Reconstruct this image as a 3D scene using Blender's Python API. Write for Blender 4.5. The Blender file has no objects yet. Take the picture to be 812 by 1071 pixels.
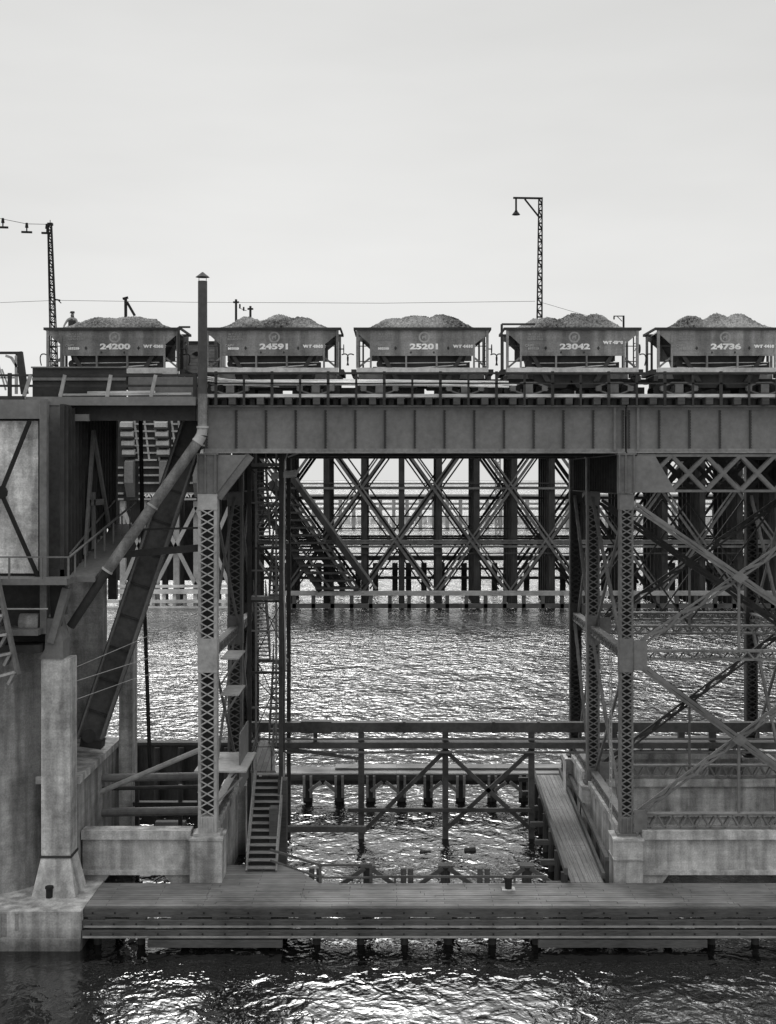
import bpy, math, random
from mathutils import Vector, Matrix, noise
random.seed(7)
R = math.radians
C = bpy.context.scene.collection
# ------------------------------------------------------------------ camera
F, D, H = 1320.0, 60.0, 20.7
cam = bpy.data.cameras.new('camera'); co = bpy.data.objects.new('camera', cam); C.objects.link(co)
co.location = (0, -D, H); co.rotation_euler = (R(90), 0, 0)
cam.sensor_fit = 'HORIZONTAL'; cam.sensor_width = 36; cam.lens = 36*F/812
cam.shift_x = -9/812; cam.shift_y = -35.5/812
cam.clip_start = .5; cam.clip_end = 20000
bpy.context.scene.camera = co
# ------------------------------------------------------------------ world
SUN_EL, SUN_AZ = 40, -8
w = bpy.data.worlds.new("World"); bpy.context.scene.world = w; w.use_nodes = True
nt = w.node_tree; nt.nodes.clear()
def N(tree, t, **k):
    n = tree.nodes.new(t)
    for a, b in k.items(): setattr(n, a, b)
    return n
out = N(nt, 'ShaderNodeOutputWorld'); bg = N(nt, 'ShaderNodeBackground'); bg.inputs[1].default_value = 0.1
sky = N(nt, 'ShaderNodeTexSky', sky_type='NISHITA'); sky.sun_disc = False
sky.sun_elevation = R(SUN_EL); sky.sun_rotation = R(SUN_AZ); sky.dust_density = 4
bw = N(nt, 'ShaderNodeRGBToBW'); nt.links.new(sky.outputs[0], bw.inputs[0])
tc = N(nt, 'ShaderNodeTexCoord'); sx = N(nt, 'ShaderNodeSeparateXYZ'); nt.links.new(tc.outputs['Generated'], sx.inputs[0])
rp = N(nt, 'ShaderNodeValToRGB'); nt.links.new(sx.outputs[2], rp.inputs[0])
els = rp.color_ramp.elements
stops = [(0, .335), (.12, .325), (.36, .272), (.5, .42), (.8, .62), (1, .66)]
while len(els) < len(stops): els.new(.5)
for e, (p, v) in zip(els, stops): e.position = p; e.color = (v, v, v*.985, 1)
mp = N(nt, 'ShaderNodeMapping'); mp.inputs['Scale'].default_value = (1.4, 1.4, 6)
nz = N(nt, 'ShaderNodeTexNoise'); nz.inputs['Scale'].default_value = 1.6; nz.inputs['Detail'].default_value = 4
nt.links.new(tc.outputs['Generated'], mp.inputs[0]); nt.links.new(mp.outputs[0], nz.inputs['Vector'])
mr = N(nt, 'ShaderNodeMapRange'); mr.inputs[1].default_value = .3; mr.inputs[2].default_value = .7; mr.inputs[3].default_value = 22.0; mr.inputs[4].default_value = 25.6
nt.links.new(nz.outputs[0], mr.inputs[0])
mu = N(nt, 'ShaderNodeVectorMath', operation='SCALE'); nt.links.new(rp.outputs[0], mu.inputs[0]); nt.links.new(mr.outputs[0], mu.inputs['Scale'])
dv = N(nt, 'ShaderNodeVectorMath', operation='DOT_PRODUCT'); dv.inputs[1].default_value = tuple(Vector((math.sin(R(SUN_AZ))*math.cos(R(49)), math.cos(R(SUN_AZ))*math.cos(R(49)), math.sin(R(49)))))
nrm = N(nt, 'ShaderNodeVectorMath', operation='NORMALIZE'); nt.links.new(tc.outputs['Generated'], nrm.inputs[0]); nt.links.new(nrm.outputs[0], dv.inputs[0])
gl = N(nt, 'ShaderNodeMapRange', interpolation_type='SMOOTHSTEP'); gl.inputs[1].default_value = .884; gl.inputs[2].default_value = .957; gl.inputs[3].default_value = 0; gl.inputs[4].default_value = 40
nt.links.new(dv.outputs['Value'], gl.inputs[0])
ga = N(nt, 'ShaderNodeVectorMath', operation='ADD'); nt.links.new(mu.outputs[0], ga.inputs[0]); nt.links.new(gl.outputs[0], ga.inputs[1])
mx = N(nt, 'ShaderNodeMix', data_type='RGBA'); mx.inputs[0].default_value = .08
nt.links.new(ga.outputs[0], mx.inputs[6]); nt.links.new(bw.outputs[0], mx.inputs[7])
nt.links.new(mx.outputs[2], bg.inputs[0]); nt.links.new(bg.outputs[0], out.inputs[0])
# ------------------------------------------------------------------ sun
sl = bpy.data.lights.new('sun', 'SUN'); sl.energy = 1.0; sl.angle = R(18); sl.color = (1, .985, .96)
so = bpy.data.objects.new('sun', sl); C.objects.link(so)
sd = Vector((math.sin(R(SUN_AZ))*math.cos(R(SUN_EL)), math.cos(R(SUN_AZ))*math.cos(R(SUN_EL)), math.sin(R(SUN_EL))))
so.rotation_euler = sd.to_track_quat('Z', 'Y').to_euler()
vs = bpy.context.scene.view_settings
vs.view_transform = 'Standard'; vs.look = 'None'; vs.exposure = 0.0; vs.gamma = 1; vs.use_curve_mapping = False

# ------------------------------------------------------------------ materials
def mat(name, v, kind='noise', c=.35, sc=(1, 1, 1), rough=.75, ns=1.5, bump=.3, met=0, warm=1.0):
    m = bpy.data.materials.new(name); m.use_nodes = True
    t = m.node_tree; b = t.nodes['Principled BSDF']; b.inputs['Roughness'].default_value = rough
    b.inputs['Metallic'].default_value = met; b.inputs['Specular IOR Level'].default_value = .18
    g = N(t, 'ShaderNodeNewGeometry')
    mp = N(t, 'ShaderNodeMapping'); mp.inputs['Scale'].default_value = sc
    t.links.new(g.outputs['Position'], mp.inputs[0])
    n1 = N(t, 'ShaderNodeTexNoise'); n1.inputs['Scale'].default_value = ns; n1.inputs['Detail'].default_value = 8; n1.inputs['Roughness'].default_value = .65
    t.links.new(mp.outputs[0], n1.inputs['Vector'])
    n2 = N(t, 'ShaderNodeTexNoise'); n2.inputs['Scale'].default_value = .45; n2.inputs['Detail'].default_value = 3
    t.links.new(g.outputs['Position'], n2.inputs['Vector'])
    add = N(t, 'ShaderNodeMath', operation='ADD'); t.links.new(n1.outputs[0], add.inputs[0]); t.links.new(n2.outputs[0], add.inputs[1])
    mr = N(t, 'ShaderNodeMapRange'); mr.inputs[1].default_value = .72; mr.inputs[2].default_value = 1.28
    mr.inputs[3].default_value = v*(1-c); mr.inputs[4].default_value = v*(1+c)
    t.links.new(add.outputs[0], mr.inputs[0])
    val = mr.outputs[0]
    if kind == 'streak':      # rain streaks and dark stains running down
        mp2 = N(t, 'ShaderNodeMapping'); mp2.inputs['Scale'].default_value = (1.3, 1.3, .14)
        t.links.new(g.outputs['Position'], mp2.inputs[0])
        n3 = N(t, 'ShaderNodeTexNoise'); n3.inputs['Scale'].default_value = 1.3; n3.inputs['Detail'].default_value = 6
        t.links.new(mp2.outputs[0], n3.inputs['Vector'])
        r3 = N(t, 'ShaderNodeMapRange'); r3.inputs[1].default_value = .38; r3.inputs[2].default_value = .6
        r3.inputs[3].default_value = .6; r3.inputs[4].default_value = 1.1
        t.links.new(n3.outputs[0], r3.inputs[0])
        m2 = N(t, 'ShaderNodeMath', operation='MULTIPLY'); t.links.new(val, m2.inputs[0]); t.links.new(r3.outputs[0], m2.inputs[1]); val = m2.outputs[0]
        mp3 = N(t, 'ShaderNodeMapping'); mp3.inputs['Scale'].default_value = (.15, .15, 5)     # form-board and lap lines
        t.links.new(g.outputs['Position'], mp3.inputs[0])
        n4 = N(t, 'ShaderNodeTexNoise'); n4.inputs['Scale'].default_value = 1.2; n4.inputs['Detail'].default_value = 3; t.links.new(mp3.outputs[0], n4.inputs['Vector'])
        r4 = N(t, 'ShaderNodeMapRange'); r4.inputs[1].default_value = .35; r4.inputs[2].default_value = .65; r4.inputs[3].default_value = .92; r4.inputs[4].default_value = 1.04; t.links.new(n4.outputs[0], r4.inputs[0])
        m4 = N(t, 'ShaderNodeMath', operation='MULTIPLY'); t.links.new(val, m4.inputs[0]); t.links.new(r4.outputs[0], m4.inputs[1]); val = m4.outputs[0]
        n5 = N(t, 'ShaderNodeTexNoise'); n5.inputs['Scale'].default_value = 14; n5.inputs['Detail'].default_value = 4; t.links.new(g.outputs['Position'], n5.inputs['Vector'])
        r5 = N(t, 'ShaderNodeMapRange'); r5.inputs[1].default_value = .35; r5.inputs[2].default_value = .65; r5.inputs[3].default_value = .85; r5.inputs[4].default_value = 1.12; t.links.new(n5.outputs[0], r5.inputs[0])
        gz = N(t, 'ShaderNodeSeparateXYZ'); t.links.new(g.outputs['Position'], gz.inputs[0])
        gn = N(t, 'ShaderNodeMath', operation='MULTIPLY_ADD'); t.links.new(n1.outputs[0], gn.inputs[0]); gn.inputs[1].default_value = -1.4; t.links.new(gz.outputs[2], gn.inputs[2])
        gr_ = N(t, 'ShaderNodeMapRange'); gr_.inputs[1].default_value = -.45; gr_.inputs[2].default_value = .35; gr_.inputs[3].default_value = .3; gr_.inputs[4].default_value = 1
        t.links.new(gn.outputs[0], gr_.inputs[0])     # weed and tide line at the water
        m6 = N(t, 'ShaderNodeMath', operation='MULTIPLY'); t.links.new(val, m6.inputs[0]); t.links.new(gr_.outputs[0], m6.inputs[1]); val = m6.outputs[0]
        m5 = N(t, 'ShaderNodeMath', operation='MULTIPLY'); t.links.new(val, m5.inputs[0]); t.links.new(r5.outputs[0], m5.inputs[1]); val = m5.outputs[0]
    if kind in ('plankx', 'planky'):
        mp2 = N(t, 'ShaderNodeMapping')
        if kind == 'planky': mp2.inputs['Rotation'].default_value = (0, 0, R(90))
        t.links.new(g.outputs['Position'], mp2.inputs[0])
        br = N(t, 'ShaderNodeTexBrick'); br.inputs['Scale'].default_value = 1
        br.inputs['Color1'].default_value = (.82,)*3+(1,); br.inputs['Color2'].default_value = (1.1,)*3+(1,)
        br.inputs['Mortar'].default_value = (.35,)*3+(1,); br.inputs['Mortar Size'].default_value = .012
        br.inputs['Brick Width'].default_value = 4.3; br.inputs['Row Height'].default_value = .27
        t.links.new(mp2.outputs[0], br.inputs['Vector'])
        b2 = N(t, 'ShaderNodeRGBToBW'); t.links.new(br.outputs[0], b2.inputs[0])
        m2 = N(t, 'ShaderNodeMath', operation='MULTIPLY'); t.links.new(val, m2.inputs[0]); t.links.new(b2.outputs[0], m2.inputs[1]); val = m2.outputs[0]
    cb = N(t, 'ShaderNodeCombineColor'); 
    for i in range(3): t.links.new(val, cb.inputs[i])
    t.links.new(cb.outputs[0], b.inputs['Base Color'])
    if bump:
        bp = N(t, 'ShaderNodeBump'); bp.inputs['Strength'].default_value = bump; bp.inputs['Distance'].default_value = .02
        t.links.new(n1.outputs[0], bp.inputs['Height']); t.links.new(bp.outputs[0], b.inputs['Normal'])
    return m
M = dict(
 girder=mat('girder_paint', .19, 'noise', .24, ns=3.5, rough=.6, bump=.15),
 gstiff=mat('stiffener_shadow_paint', .07, 'noise', .2, ns=7, rough=.7, bump=.15),  # darker tone paints the shadow lines of the stiffeners
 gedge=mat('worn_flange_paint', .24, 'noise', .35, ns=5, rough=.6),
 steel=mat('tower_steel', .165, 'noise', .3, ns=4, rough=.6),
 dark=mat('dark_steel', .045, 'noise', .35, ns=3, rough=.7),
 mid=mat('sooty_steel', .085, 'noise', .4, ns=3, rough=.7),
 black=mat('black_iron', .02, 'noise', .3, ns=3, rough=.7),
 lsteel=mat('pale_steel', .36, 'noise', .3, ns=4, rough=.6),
 car=mat('car_paint', .25, 'streak', .22, ns=4, rough=.7),
 carsill=mat('car_sill_dusty', .5, 'noise', .35, ns=4),
 ore=mat('ore_load', .19, 'noise', .98, ns=8, rough=.95, bump=1),
 conc=mat('concrete', .46, 'streak', .38, ns=2.2, rough=.9),
 concd=mat('concrete_grimy', .3, 'streak', .4, ns=1.6, rough=.9),
 panel=mat('counterweight_concrete', .68, 'streak', .5, ns=2.2, rough=.9),
 deckx=mat('deck_boards', .19, 'plankx', .5, sc=(.25, 3, 3), ns=6, rough=.9),
 decky=mat('catwalk_boards', .2, 'planky', .3, sc=(3, .25, 3), ns=6, rough=.9),
 wood=mat('weathered_timber', .085, 'noise', .45, sc=(.4, 3, 3), ns=5, rough=.9),
 woodd=mat('creosoted_timber', .06, 'noise', .4, sc=(3, 3, .4), ns=4, rough=.9),
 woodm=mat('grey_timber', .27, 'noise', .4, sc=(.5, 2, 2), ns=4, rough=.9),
 woodl=mat('pale_timber', .6, 'noise', .4, sc=(.3, 3, 3), ns=5, rough=.85),
 pile=mat('trestle_timber', .04, 'noise', .45, sc=(4, 4, .2), ns=2, rough=.9),
 brace=mat('trestle_brace_timber', .12, 'noise', .4, ns=2, rough=.9),
 white=mat('white_lettering', .8, 'noise', .3, ns=9, rough=.8, bump=0),
 wgrey=mat('faded_lettering', .33, 'noise', .3, ns=9, rough=.8, bump=0),
 stack=mat('sooty_stack', .08, 'noise', .3, ns=4, rough=.6),
 flue=mat('flue_metal', .2, 'streak', .3, ns=5, rough=.55),
 skin=mat('skin', .3, 'noise', .1, bump=0), cloth=mat('dark_cloth', .05, 'noise', .2, bump=0),
 far=mat('hazed_far_timber', .3, 'noise', .3, ns=.5, bump=0), farw=mat('pale_rock', .62, 'noise', .4, ns=.6, bump=0),  # far timber is paled to put distance haze into its colour
)
# ------------------------------------------------------------------ helpers
def W(px, py, Y):
    s = F/(Y+D); return Vector(((px-415)/s, Y, H-(py-500)/s))
def X_(px, Y): return (px-415)*(Y+D)/F
def Z_(py, Y): return H-(py-500)*(Y+D)/F
class MB:
    def __init__(s): s.v = []; s.f = []
    def quad8(s, P):
        b = len(s.v); s.v += [tuple(p) for p in P]
        for q in ((0,1,2,3),(7,6,5,4),(0,4,5,1),(1,5,6,2),(2,6,7,3),(3,7,4,0)): s.f.append(tuple(b+i for i in q))
        return s
    def box(s, x0, x1, y0, y1, z0, z1):
        return s.quad8([(x0,y0,z0),(x0,y1,z0),(x1,y1,z0),(x1,y0,z0),(x0,y0,z1),(x0,y1,z1),(x1,y1,z1),(x1,y0,z1)])
    def beam(s, p, q, wd, dp=None, n=(0,-1,0)):   # wd across, dp along n
        dp = dp or wd; p = Vector(p); q = Vector(q); a = (q-p).normalized(); n = Vector(n)
        n = (n-a*n.dot(a))
        if n.length < .01: n = Vector((1,0,0)); n = n-a*n.dot(a)
        n.normalize(); t = a.cross(n)*(wd/2); n = n*(dp/2)
        return s.quad8([p-t-n, p+t-n, p+t+n, p-t+n, q-t-n, q+t-n, q+t+n, q-t+n])
    def cyl(s, p, q, r, r2=None, k=10):
        p = Vector(p); q = Vector(q); r2 = r if r2 is None else r2; a = (q-p).normalized()
        u = a.orthogonal().normalized(); v = a.cross(u); b = len(s.v)
        for c, rr in ((p, r), (q, r2)):
            for i in range(k):
                t = 2*math.pi*i/k; s.v.append(tuple(c+u*math.cos(t)*rr+v*math.sin(t)*rr))
        for i in range(k): j = (i+1) % k; s.f.append((b+i, b+j, b+k+j, b+k+i))
        s.f.append(tuple(b+i for i in reversed(range(k)))); s.f.append(tuple(b+k+i for i in range(k)))
        return s
    def prism(s, pts, y0, y1):                     # polygon in XZ extruded along Y
        b = len(s.v); n = len(pts)
        s.v += [(x, y0, z) for x, z in pts]+[(x, y1, z) for x, z in pts]
        s.f.append(tuple(b+i for i in range(n))); s.f.append(tuple(b+n+i for i in reversed(range(n))))
        for i in range(n): j = (i+1) % n; s.f.append((b+i, b+n+i, b+n+j, b+j))
        return s
    def prismx(s, pts, x0, x1):                    # polygon in YZ extruded along X
        b = len(s.v); n = len(pts)
        s.v += [(x0, y, z) for y, z in pts]+[(x1, y, z) for y, z in pts]
        s.f.append(tuple(b+i for i in range(n))); s.f.append(tuple(b+n+i for i in reversed(range(n))))
        for i in range(n): j = (i+1) % n; s.f.append((b+i, b+n+i, b+n+j, b+j))
        return s
    def laced(s, p, q, wd, dp, n=(0,-1,0), pitch=None, bar=.06, fl=.1, cross=True, both=True):
        """built-up member: two side strips joined by lacing bars on its faces"""
        p = Vector(p); q = Vector(q); L = (q-p).length; a = (q-p)/L; n = Vector(n); n = (n-a*n.dot(a)).normalized(); t = a.cross(n)
        for sg in (-1, 1):
            o = t*sg*(wd/2-fl/2); s.beam(p+o, q+o, fl, dp, n)
        pitch = pitch or wd*.7; k = max(2, round(L/pitch)); st = L/k; h = wd/2-fl*.5
        for face in ((1, -1) if both else (1,)):
            off = n*face*(dp/2+.012)
            for i in range(k):
                A = p+a*st*i; B = p+a*st*(i+1); e = n*.014*face
                if cross:
                    s.beam(A-t*h+off, B+t*h+off, bar, .02, n); s.beam(A+t*h+off+e, B-t*h+off+e, bar, .02, n)
                else:
                    sg = 1 if i % 2 else -1; s.beam(A-t*h*sg+off, B+t*h*sg+off, bar, .02, n)
        return s
def fin(o, name, m, parent, verts, faces, sm=False):
    me = bpy.data.meshes.new(name); off = Vector((0,0,0))
    if parent is not None: off = Vector(parent['_o'])
    me.from_pydata([tuple(Vector(v)-off) for v in verts], [], faces); me.materials.append(m); me.update()
    if sm:
        for p in me.polygons: p.use_smooth = True
    ob = bpy.data.objects.new(name, me); C.objects.link(ob)
    if parent is not None: ob.parent = parent
    ob['_o'] = tuple(off)
    return ob
def part(name, mb, m, parent, label=None, sm=False):
    o = fin(None, name, M[m] if isinstance(m, str) else m, parent, mb.v, mb.f, sm)
    if label: o['label'] = label
    return o
def thing(name, label, cat, loc=(0,0,0), group=None):
    o = bpy.data.objects.new(name, None); C.objects.link(o); o.location = loc; o['_o'] = tuple(loc)
    o.empty_display_size = .3; o['label'] = label; o['category'] = cat
    if group: o['group'] = group
    return o
def solo(name, mb, m, label, cat, group=None, sm=False):
    cx = sum(v[0] for v in mb.v)/len(mb.v); cy = sum(v[1] for v in mb.v)/len(mb.v); cz = min(v[2] for v in mb.v)
    L = Vector((cx, cy, cz)); vv = [tuple(Vector(v)-L) for v in mb.v]
    o = fin(None, name, M[m], None, vv, mb.f, sm); o.location = L; o['_o'] = tuple(L)
    o['label'] = label; o['category'] = cat
    if group: o['group'] = group
    return o
def struct(name, mb, m):
    o = fin(None, name, M[m] if isinstance(m, str) else m, None, mb.v, mb.f); o['kind'] = 'structure'; return o
def text(s, size, cx, y, z, sx=1.3, bold=.012):
    cu = bpy.data.curves.new('t', 'FONT'); cu.body = s; cu.size = size; cu.align_x = 'CENTER'; cu.extrude = .006; cu.offset = bold; cu.resolution_u = 3
    o = bpy.data.objects.new('t', cu); C.objects.link(o); bpy.context.view_layer.update()
    me = bpy.data.meshes.new_from_object(o.evaluated_get(bpy.context.evaluated_depsgraph_get()))
    mb = MB(); mb.v = [(cx+v.co.x*sx, y-v.co.z, z+v.co.y) for v in me.vertices]; mb.f = [tuple(p.vertices) for p in me.polygons]
    bpy.data.objects.remove(o); bpy.data.curves.remove(cu); bpy.data.meshes.remove(me)
    return mb

# ------------------------------------------------------------------ water
wm = bpy.data.materials.new('water'); wm.use_nodes = True; t = wm.node_tree; b = t.nodes['Principled BSDF']
b.inputs['Base Color'].default_value = (.004, .004, .004, 1); b.inputs['Roughness'].default_value = .04; b.inputs['IOR'].default_value = 2.5
g = N(t, 'ShaderNodeNewGeometry')
def wn(scale, sc, dist, rot=0, det=2, rgh=.5):
    mp = N(t, 'ShaderNodeMapping'); mp.inputs['Scale'].default_value = sc; mp.inputs['Rotation'].default_value = (0, 0, R(rot))
    t.links.new(g.outputs['Position'], mp.inputs[0])
    n = N(t, 'ShaderNodeTexNoise'); n.inputs['Scale'].default_value = scale; n.inputs['Detail'].default_value = det; n.inputs['Distortion'].default_value = .6
    n.inputs['Roughness'].default_value = rgh
    t.links.new(mp.outputs[0], n.inputs['Vector'])
    m_ = N(t, 'ShaderNodeMath', operation='MULTIPLY'); m_.inputs[1].default_value = dist; t.links.new(n.outputs[0], m_.inputs[0]); return m_.outputs[0]
a1 = wn(.33, (1.0, .8, 1), .30, 24, 2); a2 = wn(1.05, (1.1, .95, 1), .24, -16, 2, .5); a3 = wn(3.4, (1.1, 1, 1), .05, 12, 2, .5)
ad = N(t, 'ShaderNodeMath', operation='ADD'); t.links.new(a1, ad.inputs[0]); t.links.new(a2, ad.inputs[1])
ae = N(t, 'ShaderNodeMath', operation='ADD'); t.links.new(ad.outputs[0], ae.inputs[0]); t.links.new(a3, ae.inputs[1])
bp = N(t, 'ShaderNodeBump'); bp.inputs['Strength'].default_value = 1; bp.inputs['Distance'].default_value = 1.0
sy_ = N(t, 'ShaderNodeSeparateXYZ'); t.links.new(g.outputs['Position'], sy_.inputs[0])
am = N(t, 'ShaderNodeMapRange', interpolation_type='SMOOTHSTEP'); am.inputs[1].default_value = -6; am.inputs[2].default_value = 110; am.inputs[3].default_value = .4; am.inputs[4].default_value = 2.0
t.links.new(sy_.outputs[1], am.inputs[0])
pw = wn(.09, (1, .7, 1), 1.0, 20, 3); pm_ = N(t, 'ShaderNodeMapRange'); pm_.inputs[1].default_value = .35; pm_.inputs[2].default_value = .65; pm_.inputs[3].default_value = .7; pm_.inputs[4].default_value = 1.25
t.links.new(pw, pm_.inputs[0])
a_ = N(t, 'ShaderNodeMath', operation='MULTIPLY'); t.links.new(am.outputs[0], a_.inputs[0]); t.links.new(pm_.outputs[0], a_.inputs[1])
af = N(t, 'ShaderNodeMath', operation='MULTIPLY'); t.links.new(ae.outputs[0], af.inputs[0]); t.links.new(a_.outputs[0], af.inputs[1])
t.links.new(af.outputs[0], bp.inputs['Height']); t.links.new(bp.outputs[0], b.inputs['Normal'])
wb = MB(); wb.v = [(-6000,-400,0),(6000,-400,0),(6000,12000,0),(-6000,12000,0)]; wb.f = [(0,1,2,3)]
struct('water', wb, wm)
fs = MB()
for i in range(60):
    x = -3000+i*100; h0 = 4+5*noise.noise(Vector((i*.3, 0, 0))); h1 = 4+5*noise.noise(Vector(((i+1)*.3, 0, 0)))
    fs.quad8([(x,4000,-1),(x,4200,-1),(x+100,4200,-1),(x+100,4000,-1),(x,4000,max(1,h0)),(x,4200,max(1,h0)+4),(x+100,4200,max(1,h1)+4),(x+100,4000,max(1,h1))])
struct('far_shore', fs, 'farw')

# ------------------------------------------------------------------ front wharf
DZ = 1.73
wh = thing('timber_wharf', 'long weathered timber wharf with double fender beams along the near water edge', 'wharf', (0, -2.5, 0))
d = MB(); nb = 11
for i in range(nb):
    y0 = -4.1+i*.29; x = -13.8
    while x < 30:
        l = random.uniform(4, 7); x2 = min(30, x+l); j = random.uniform(-.012, .012)
        d.box(x+.01, x2-.01, y0+.006, y0+.284, DZ-.07+j, DZ+j); x = x2
part('deck', d, 'deckx', wh)
e = MB().box(-8.3, -4.9, -.9, .7, DZ-.08, DZ-.005); e.prism([(0,0),(0,0.0001),(0.0001,0)], 0, .0001) if False else None
pts = [(-8.3,-.9),(-3.6,-.9),(-5.3,1.9),(-8.3,1.9)]
e = MB(); e.v = [(x,y,DZ-.09) for x,y in pts]+[(x,y,DZ-.012) for x,y in pts]; e.f = [(3,2,1,0),(4,5,6,7)]+[(i,(i+1)%4,4+(i+1)%4,4+i) for i in range(4)]
part('stair_landing', e, 'deckx', wh)
part('edge_beam', MB().box(-13.8, 30, -4.36, -4.12, 1.33, DZ-.01), 'wood', wh)
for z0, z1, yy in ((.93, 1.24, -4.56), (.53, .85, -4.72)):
    part('highlight_rubbing_strip', MB().box(-13.75, 30, yy-.05, yy-.003, z0+.02, z0+.1), 'woodm', wh)  # rubbing strips in paler timber, giving the beam edges a painted highlight
    part('fender_beam', MB().box(-13.8, 30, yy, yy+.34, z0, z1), 'wood', wh)
x = -13.6
while x < 30:
    part('spacer_block', MB().box(x, x+.75, -4.45, -4.12, 1.245, 1.325), 'woodd', wh); part('spacer_block', MB().box(x+.1, x+.7, -4.5, -4.2, .855, .925), 'woodd', wh); x += random.uniform(1.75, 2.1)
for (xa, xb) in ((-10.9,-5.0),(6.2,13.6)):
    part('low_fender_beam', MB().box(xa, xb, -4.8, -4.5, .15, .47), 'wood', wh)
x = -13.3
while x < 29:
    part('pile', MB().cyl((x,-3.9,-2),(x,-3.9,DZ-.08),.19,.17,9), 'woodd', wh); 
    x += 1.95
x = -13
while x < 29:
    part('rear_pile', MB().cyl((x,-1.2,-2),(x,-1.2,DZ-.08),.18,.16,9), 'woodd', wh); x += 3.9
bt_ = MB(); x = -13.4
while x < 29.5:
    for zz_, yy_ in ((1.52,-4.36),(1.1,-4.56),(.72,-4.72)): bt_.box(x-.035, x+.035, yy_-.03, yy_-.002, zz_-.035, zz_+.035)
    x += .98
part('bolt_heads', bt_, 'black', wh)
# A-braced pile heads behind the wharf
for k, px in enumerate((385, 466, 551)):
    hd = thing('braced_pile', ['pile head with two sloping braces behind the wharf railing, leftmost of three', 'pile head with two sloping braces, middle of the three behind the wharf', 'pile head with two sloping braces beside the bollard behind the wharf'][k], 'pile', (X_(px,.6), .6, 0), 'braced pile heads behind the wharf')
    x = X_(px,.6)
    part('post', MB().box(x-.22, x+.22, .4, .8, -1, 2.05), 'woodd', hd)
    part('cap', MB().box(x-.35, x+.35, .3, .9, 2.05, 2.15), 'wood', hd)
    for sg in (-1, 1):
        part('brace', MB().beam((x+sg*.15,.3,2.05),(x+sg*2.2,.3,.6),.2,.14), 'wood', hd)
for k, px in enumerate((330, 426, 506)):
    x = X_(px, .5)
    mbp = MB()
    for sg in (-1, 1): mbp.cyl((x+sg*.2,.5+.05*sg,-1),(x+sg*.17,.5,1.98),.14,.13,8)
    solo('twin_pile', mbp, 'wood', ['pair of short pile heads at the foot of the wharf railing', 'pair of short pile heads left of the middle braced pile', 'pair of short pile heads right of the middle braced pile'][k], 'pile', 'short paired piles behind the wharf')
# railing on the wharf
rl = thing('wharf_railing', 'bent timber handrail around the landing at the stair foot', 'railing', (-2.5,-.8,DZ))
P0 = W(283, 889, .6); P1 = W(335, 905, -.8); P2 = W(388, 905, -.8)
part('top_rail', MB().beam(P0, P1, .1, .1).beam(P1, P2, .1, .1), 'wood', rl)
Q0 = W(283, 900, .6); Q1 = W(335, 918, -.8); Q2 = W(388, 918, -.8)
part('mid_rail', MB().beam(Q0, Q1, .08, .08).beam(Q1, Q2, .08, .08), 'wood', rl)
for p in (P1, P2): part('post', MB().box(p.x-.06, p.x+.06, p.y-.06, p.y+.06, DZ, p.z+.05), 'wood', rl)
lr = W(390, 921, -.8); lr2 = W(598, 921, -.8)
solo('kerb_rail', MB().beam((lr.x,-.85,DZ+.28),(lr2.x-1.2,-.85,DZ+.28),.1,.1).box(lr.x+1,lr.x+1.1,-.9,-.8,DZ,DZ+.24).box(lr.x+4.2,lr.x+4.3,-.9,-.8,DZ,DZ+.24).box(lr.x+6.6,lr.x+6.7,-.9,-.8,DZ,DZ+.24), 'wood', 'low kerb rail along the back edge of the wharf', 'railing')
# bollards
bo = thing('bollard', 'dark iron bollard on a pale square base on the wharf', 'bollard', (X_(532,-1.9),-1.9,DZ))
bx = X_(532,-1.9)
part('base', MB().box(bx-.3, bx+.3, -2.15, -1.65, DZ+.015, DZ+.07), 'conc', bo)
part('post', MB().cyl((bx,-1.9,DZ+.07),(bx,-1.9,DZ+.5),.16,.17,14).cyl((bx,-1.9,DZ+.5),(bx,-1.9,DZ+.6),.21,.2,14), 'black', bo)
bx = X_(51,-3)
solo('mooring_post', MB().cyl((bx,-2.9,DZ),(bx,-2.9,DZ+.4),.15,.15,12).cyl((bx,-2.9,DZ+.4),(bx,-2.9,DZ+.5),.2,.18,12), 'black', 'short dark mooring post on the grimy concrete quay block', 'bollard')
for k, (px, py) in enumerate(((492, 890), (445, 892))):
    p = W(px, py, 0); Y = F*H/(py-500)-D; x = X_(px, Y)
    solo('floating_log', MB().cyl((x-.3,Y,0),(x+.3,Y+.1,.02),.17 if k==0 else .1,.16 if k==0 else .09,9), 'woodd', ['stubby dark log end floating in the bright water','smaller half sunk log floating left of the stubby one'][k], 'log')

# ------------------------------------------------------------------ quay block + bascule pier (left)
qb = thing('quay_block', 'stained pale concrete quay block at the left end of the wharf', 'quay', (-18,-4,0))
part('block', MB().box(-26, -13.83, -4.75, -.3, -2, DZ-.03), 'conc', qb)
for k in range(5):
    xq = -19.2+k*.62; part('tar_stain', MB().box(xq, xq+.16+.1*(k%2), -4.763, -4.751, .62+.25*(k%3), DZ-.1), 'concd', qb)
part('lower_course', MB().box(-26, -13.86, -4.83, -4.755, -.6, .55), 'conc', qb)
pr = thing('lift_bridge_pier', 'tall grimy concrete pier of the lift bridge with a pale front column', 'pier', (-17,0,0))
xc0, xc1 = X_(45,-2.1), -14.9
part('front_column', MB().box(xc0, xc1, -2.4, -1.2, 3.4, 12.45), 'conc', pr, 'pale square concrete column')
fx0, fx1 = X_(36,-2.4), X_(82,-2.4)
ft = MB(); ft.quad8([(fx0,-2.9,DZ-.05),(fx0,-.9,DZ-.05),(fx1,-.9,DZ-.05),(fx1,-2.9,DZ-.05),(xc0,-2.41,3.4),(xc0,-1.19,3.4),(xc1,-1.19,3.4),(xc1,-2.41,3.4)])
part('flared_foot', ft, 'conc', pr)
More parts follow.
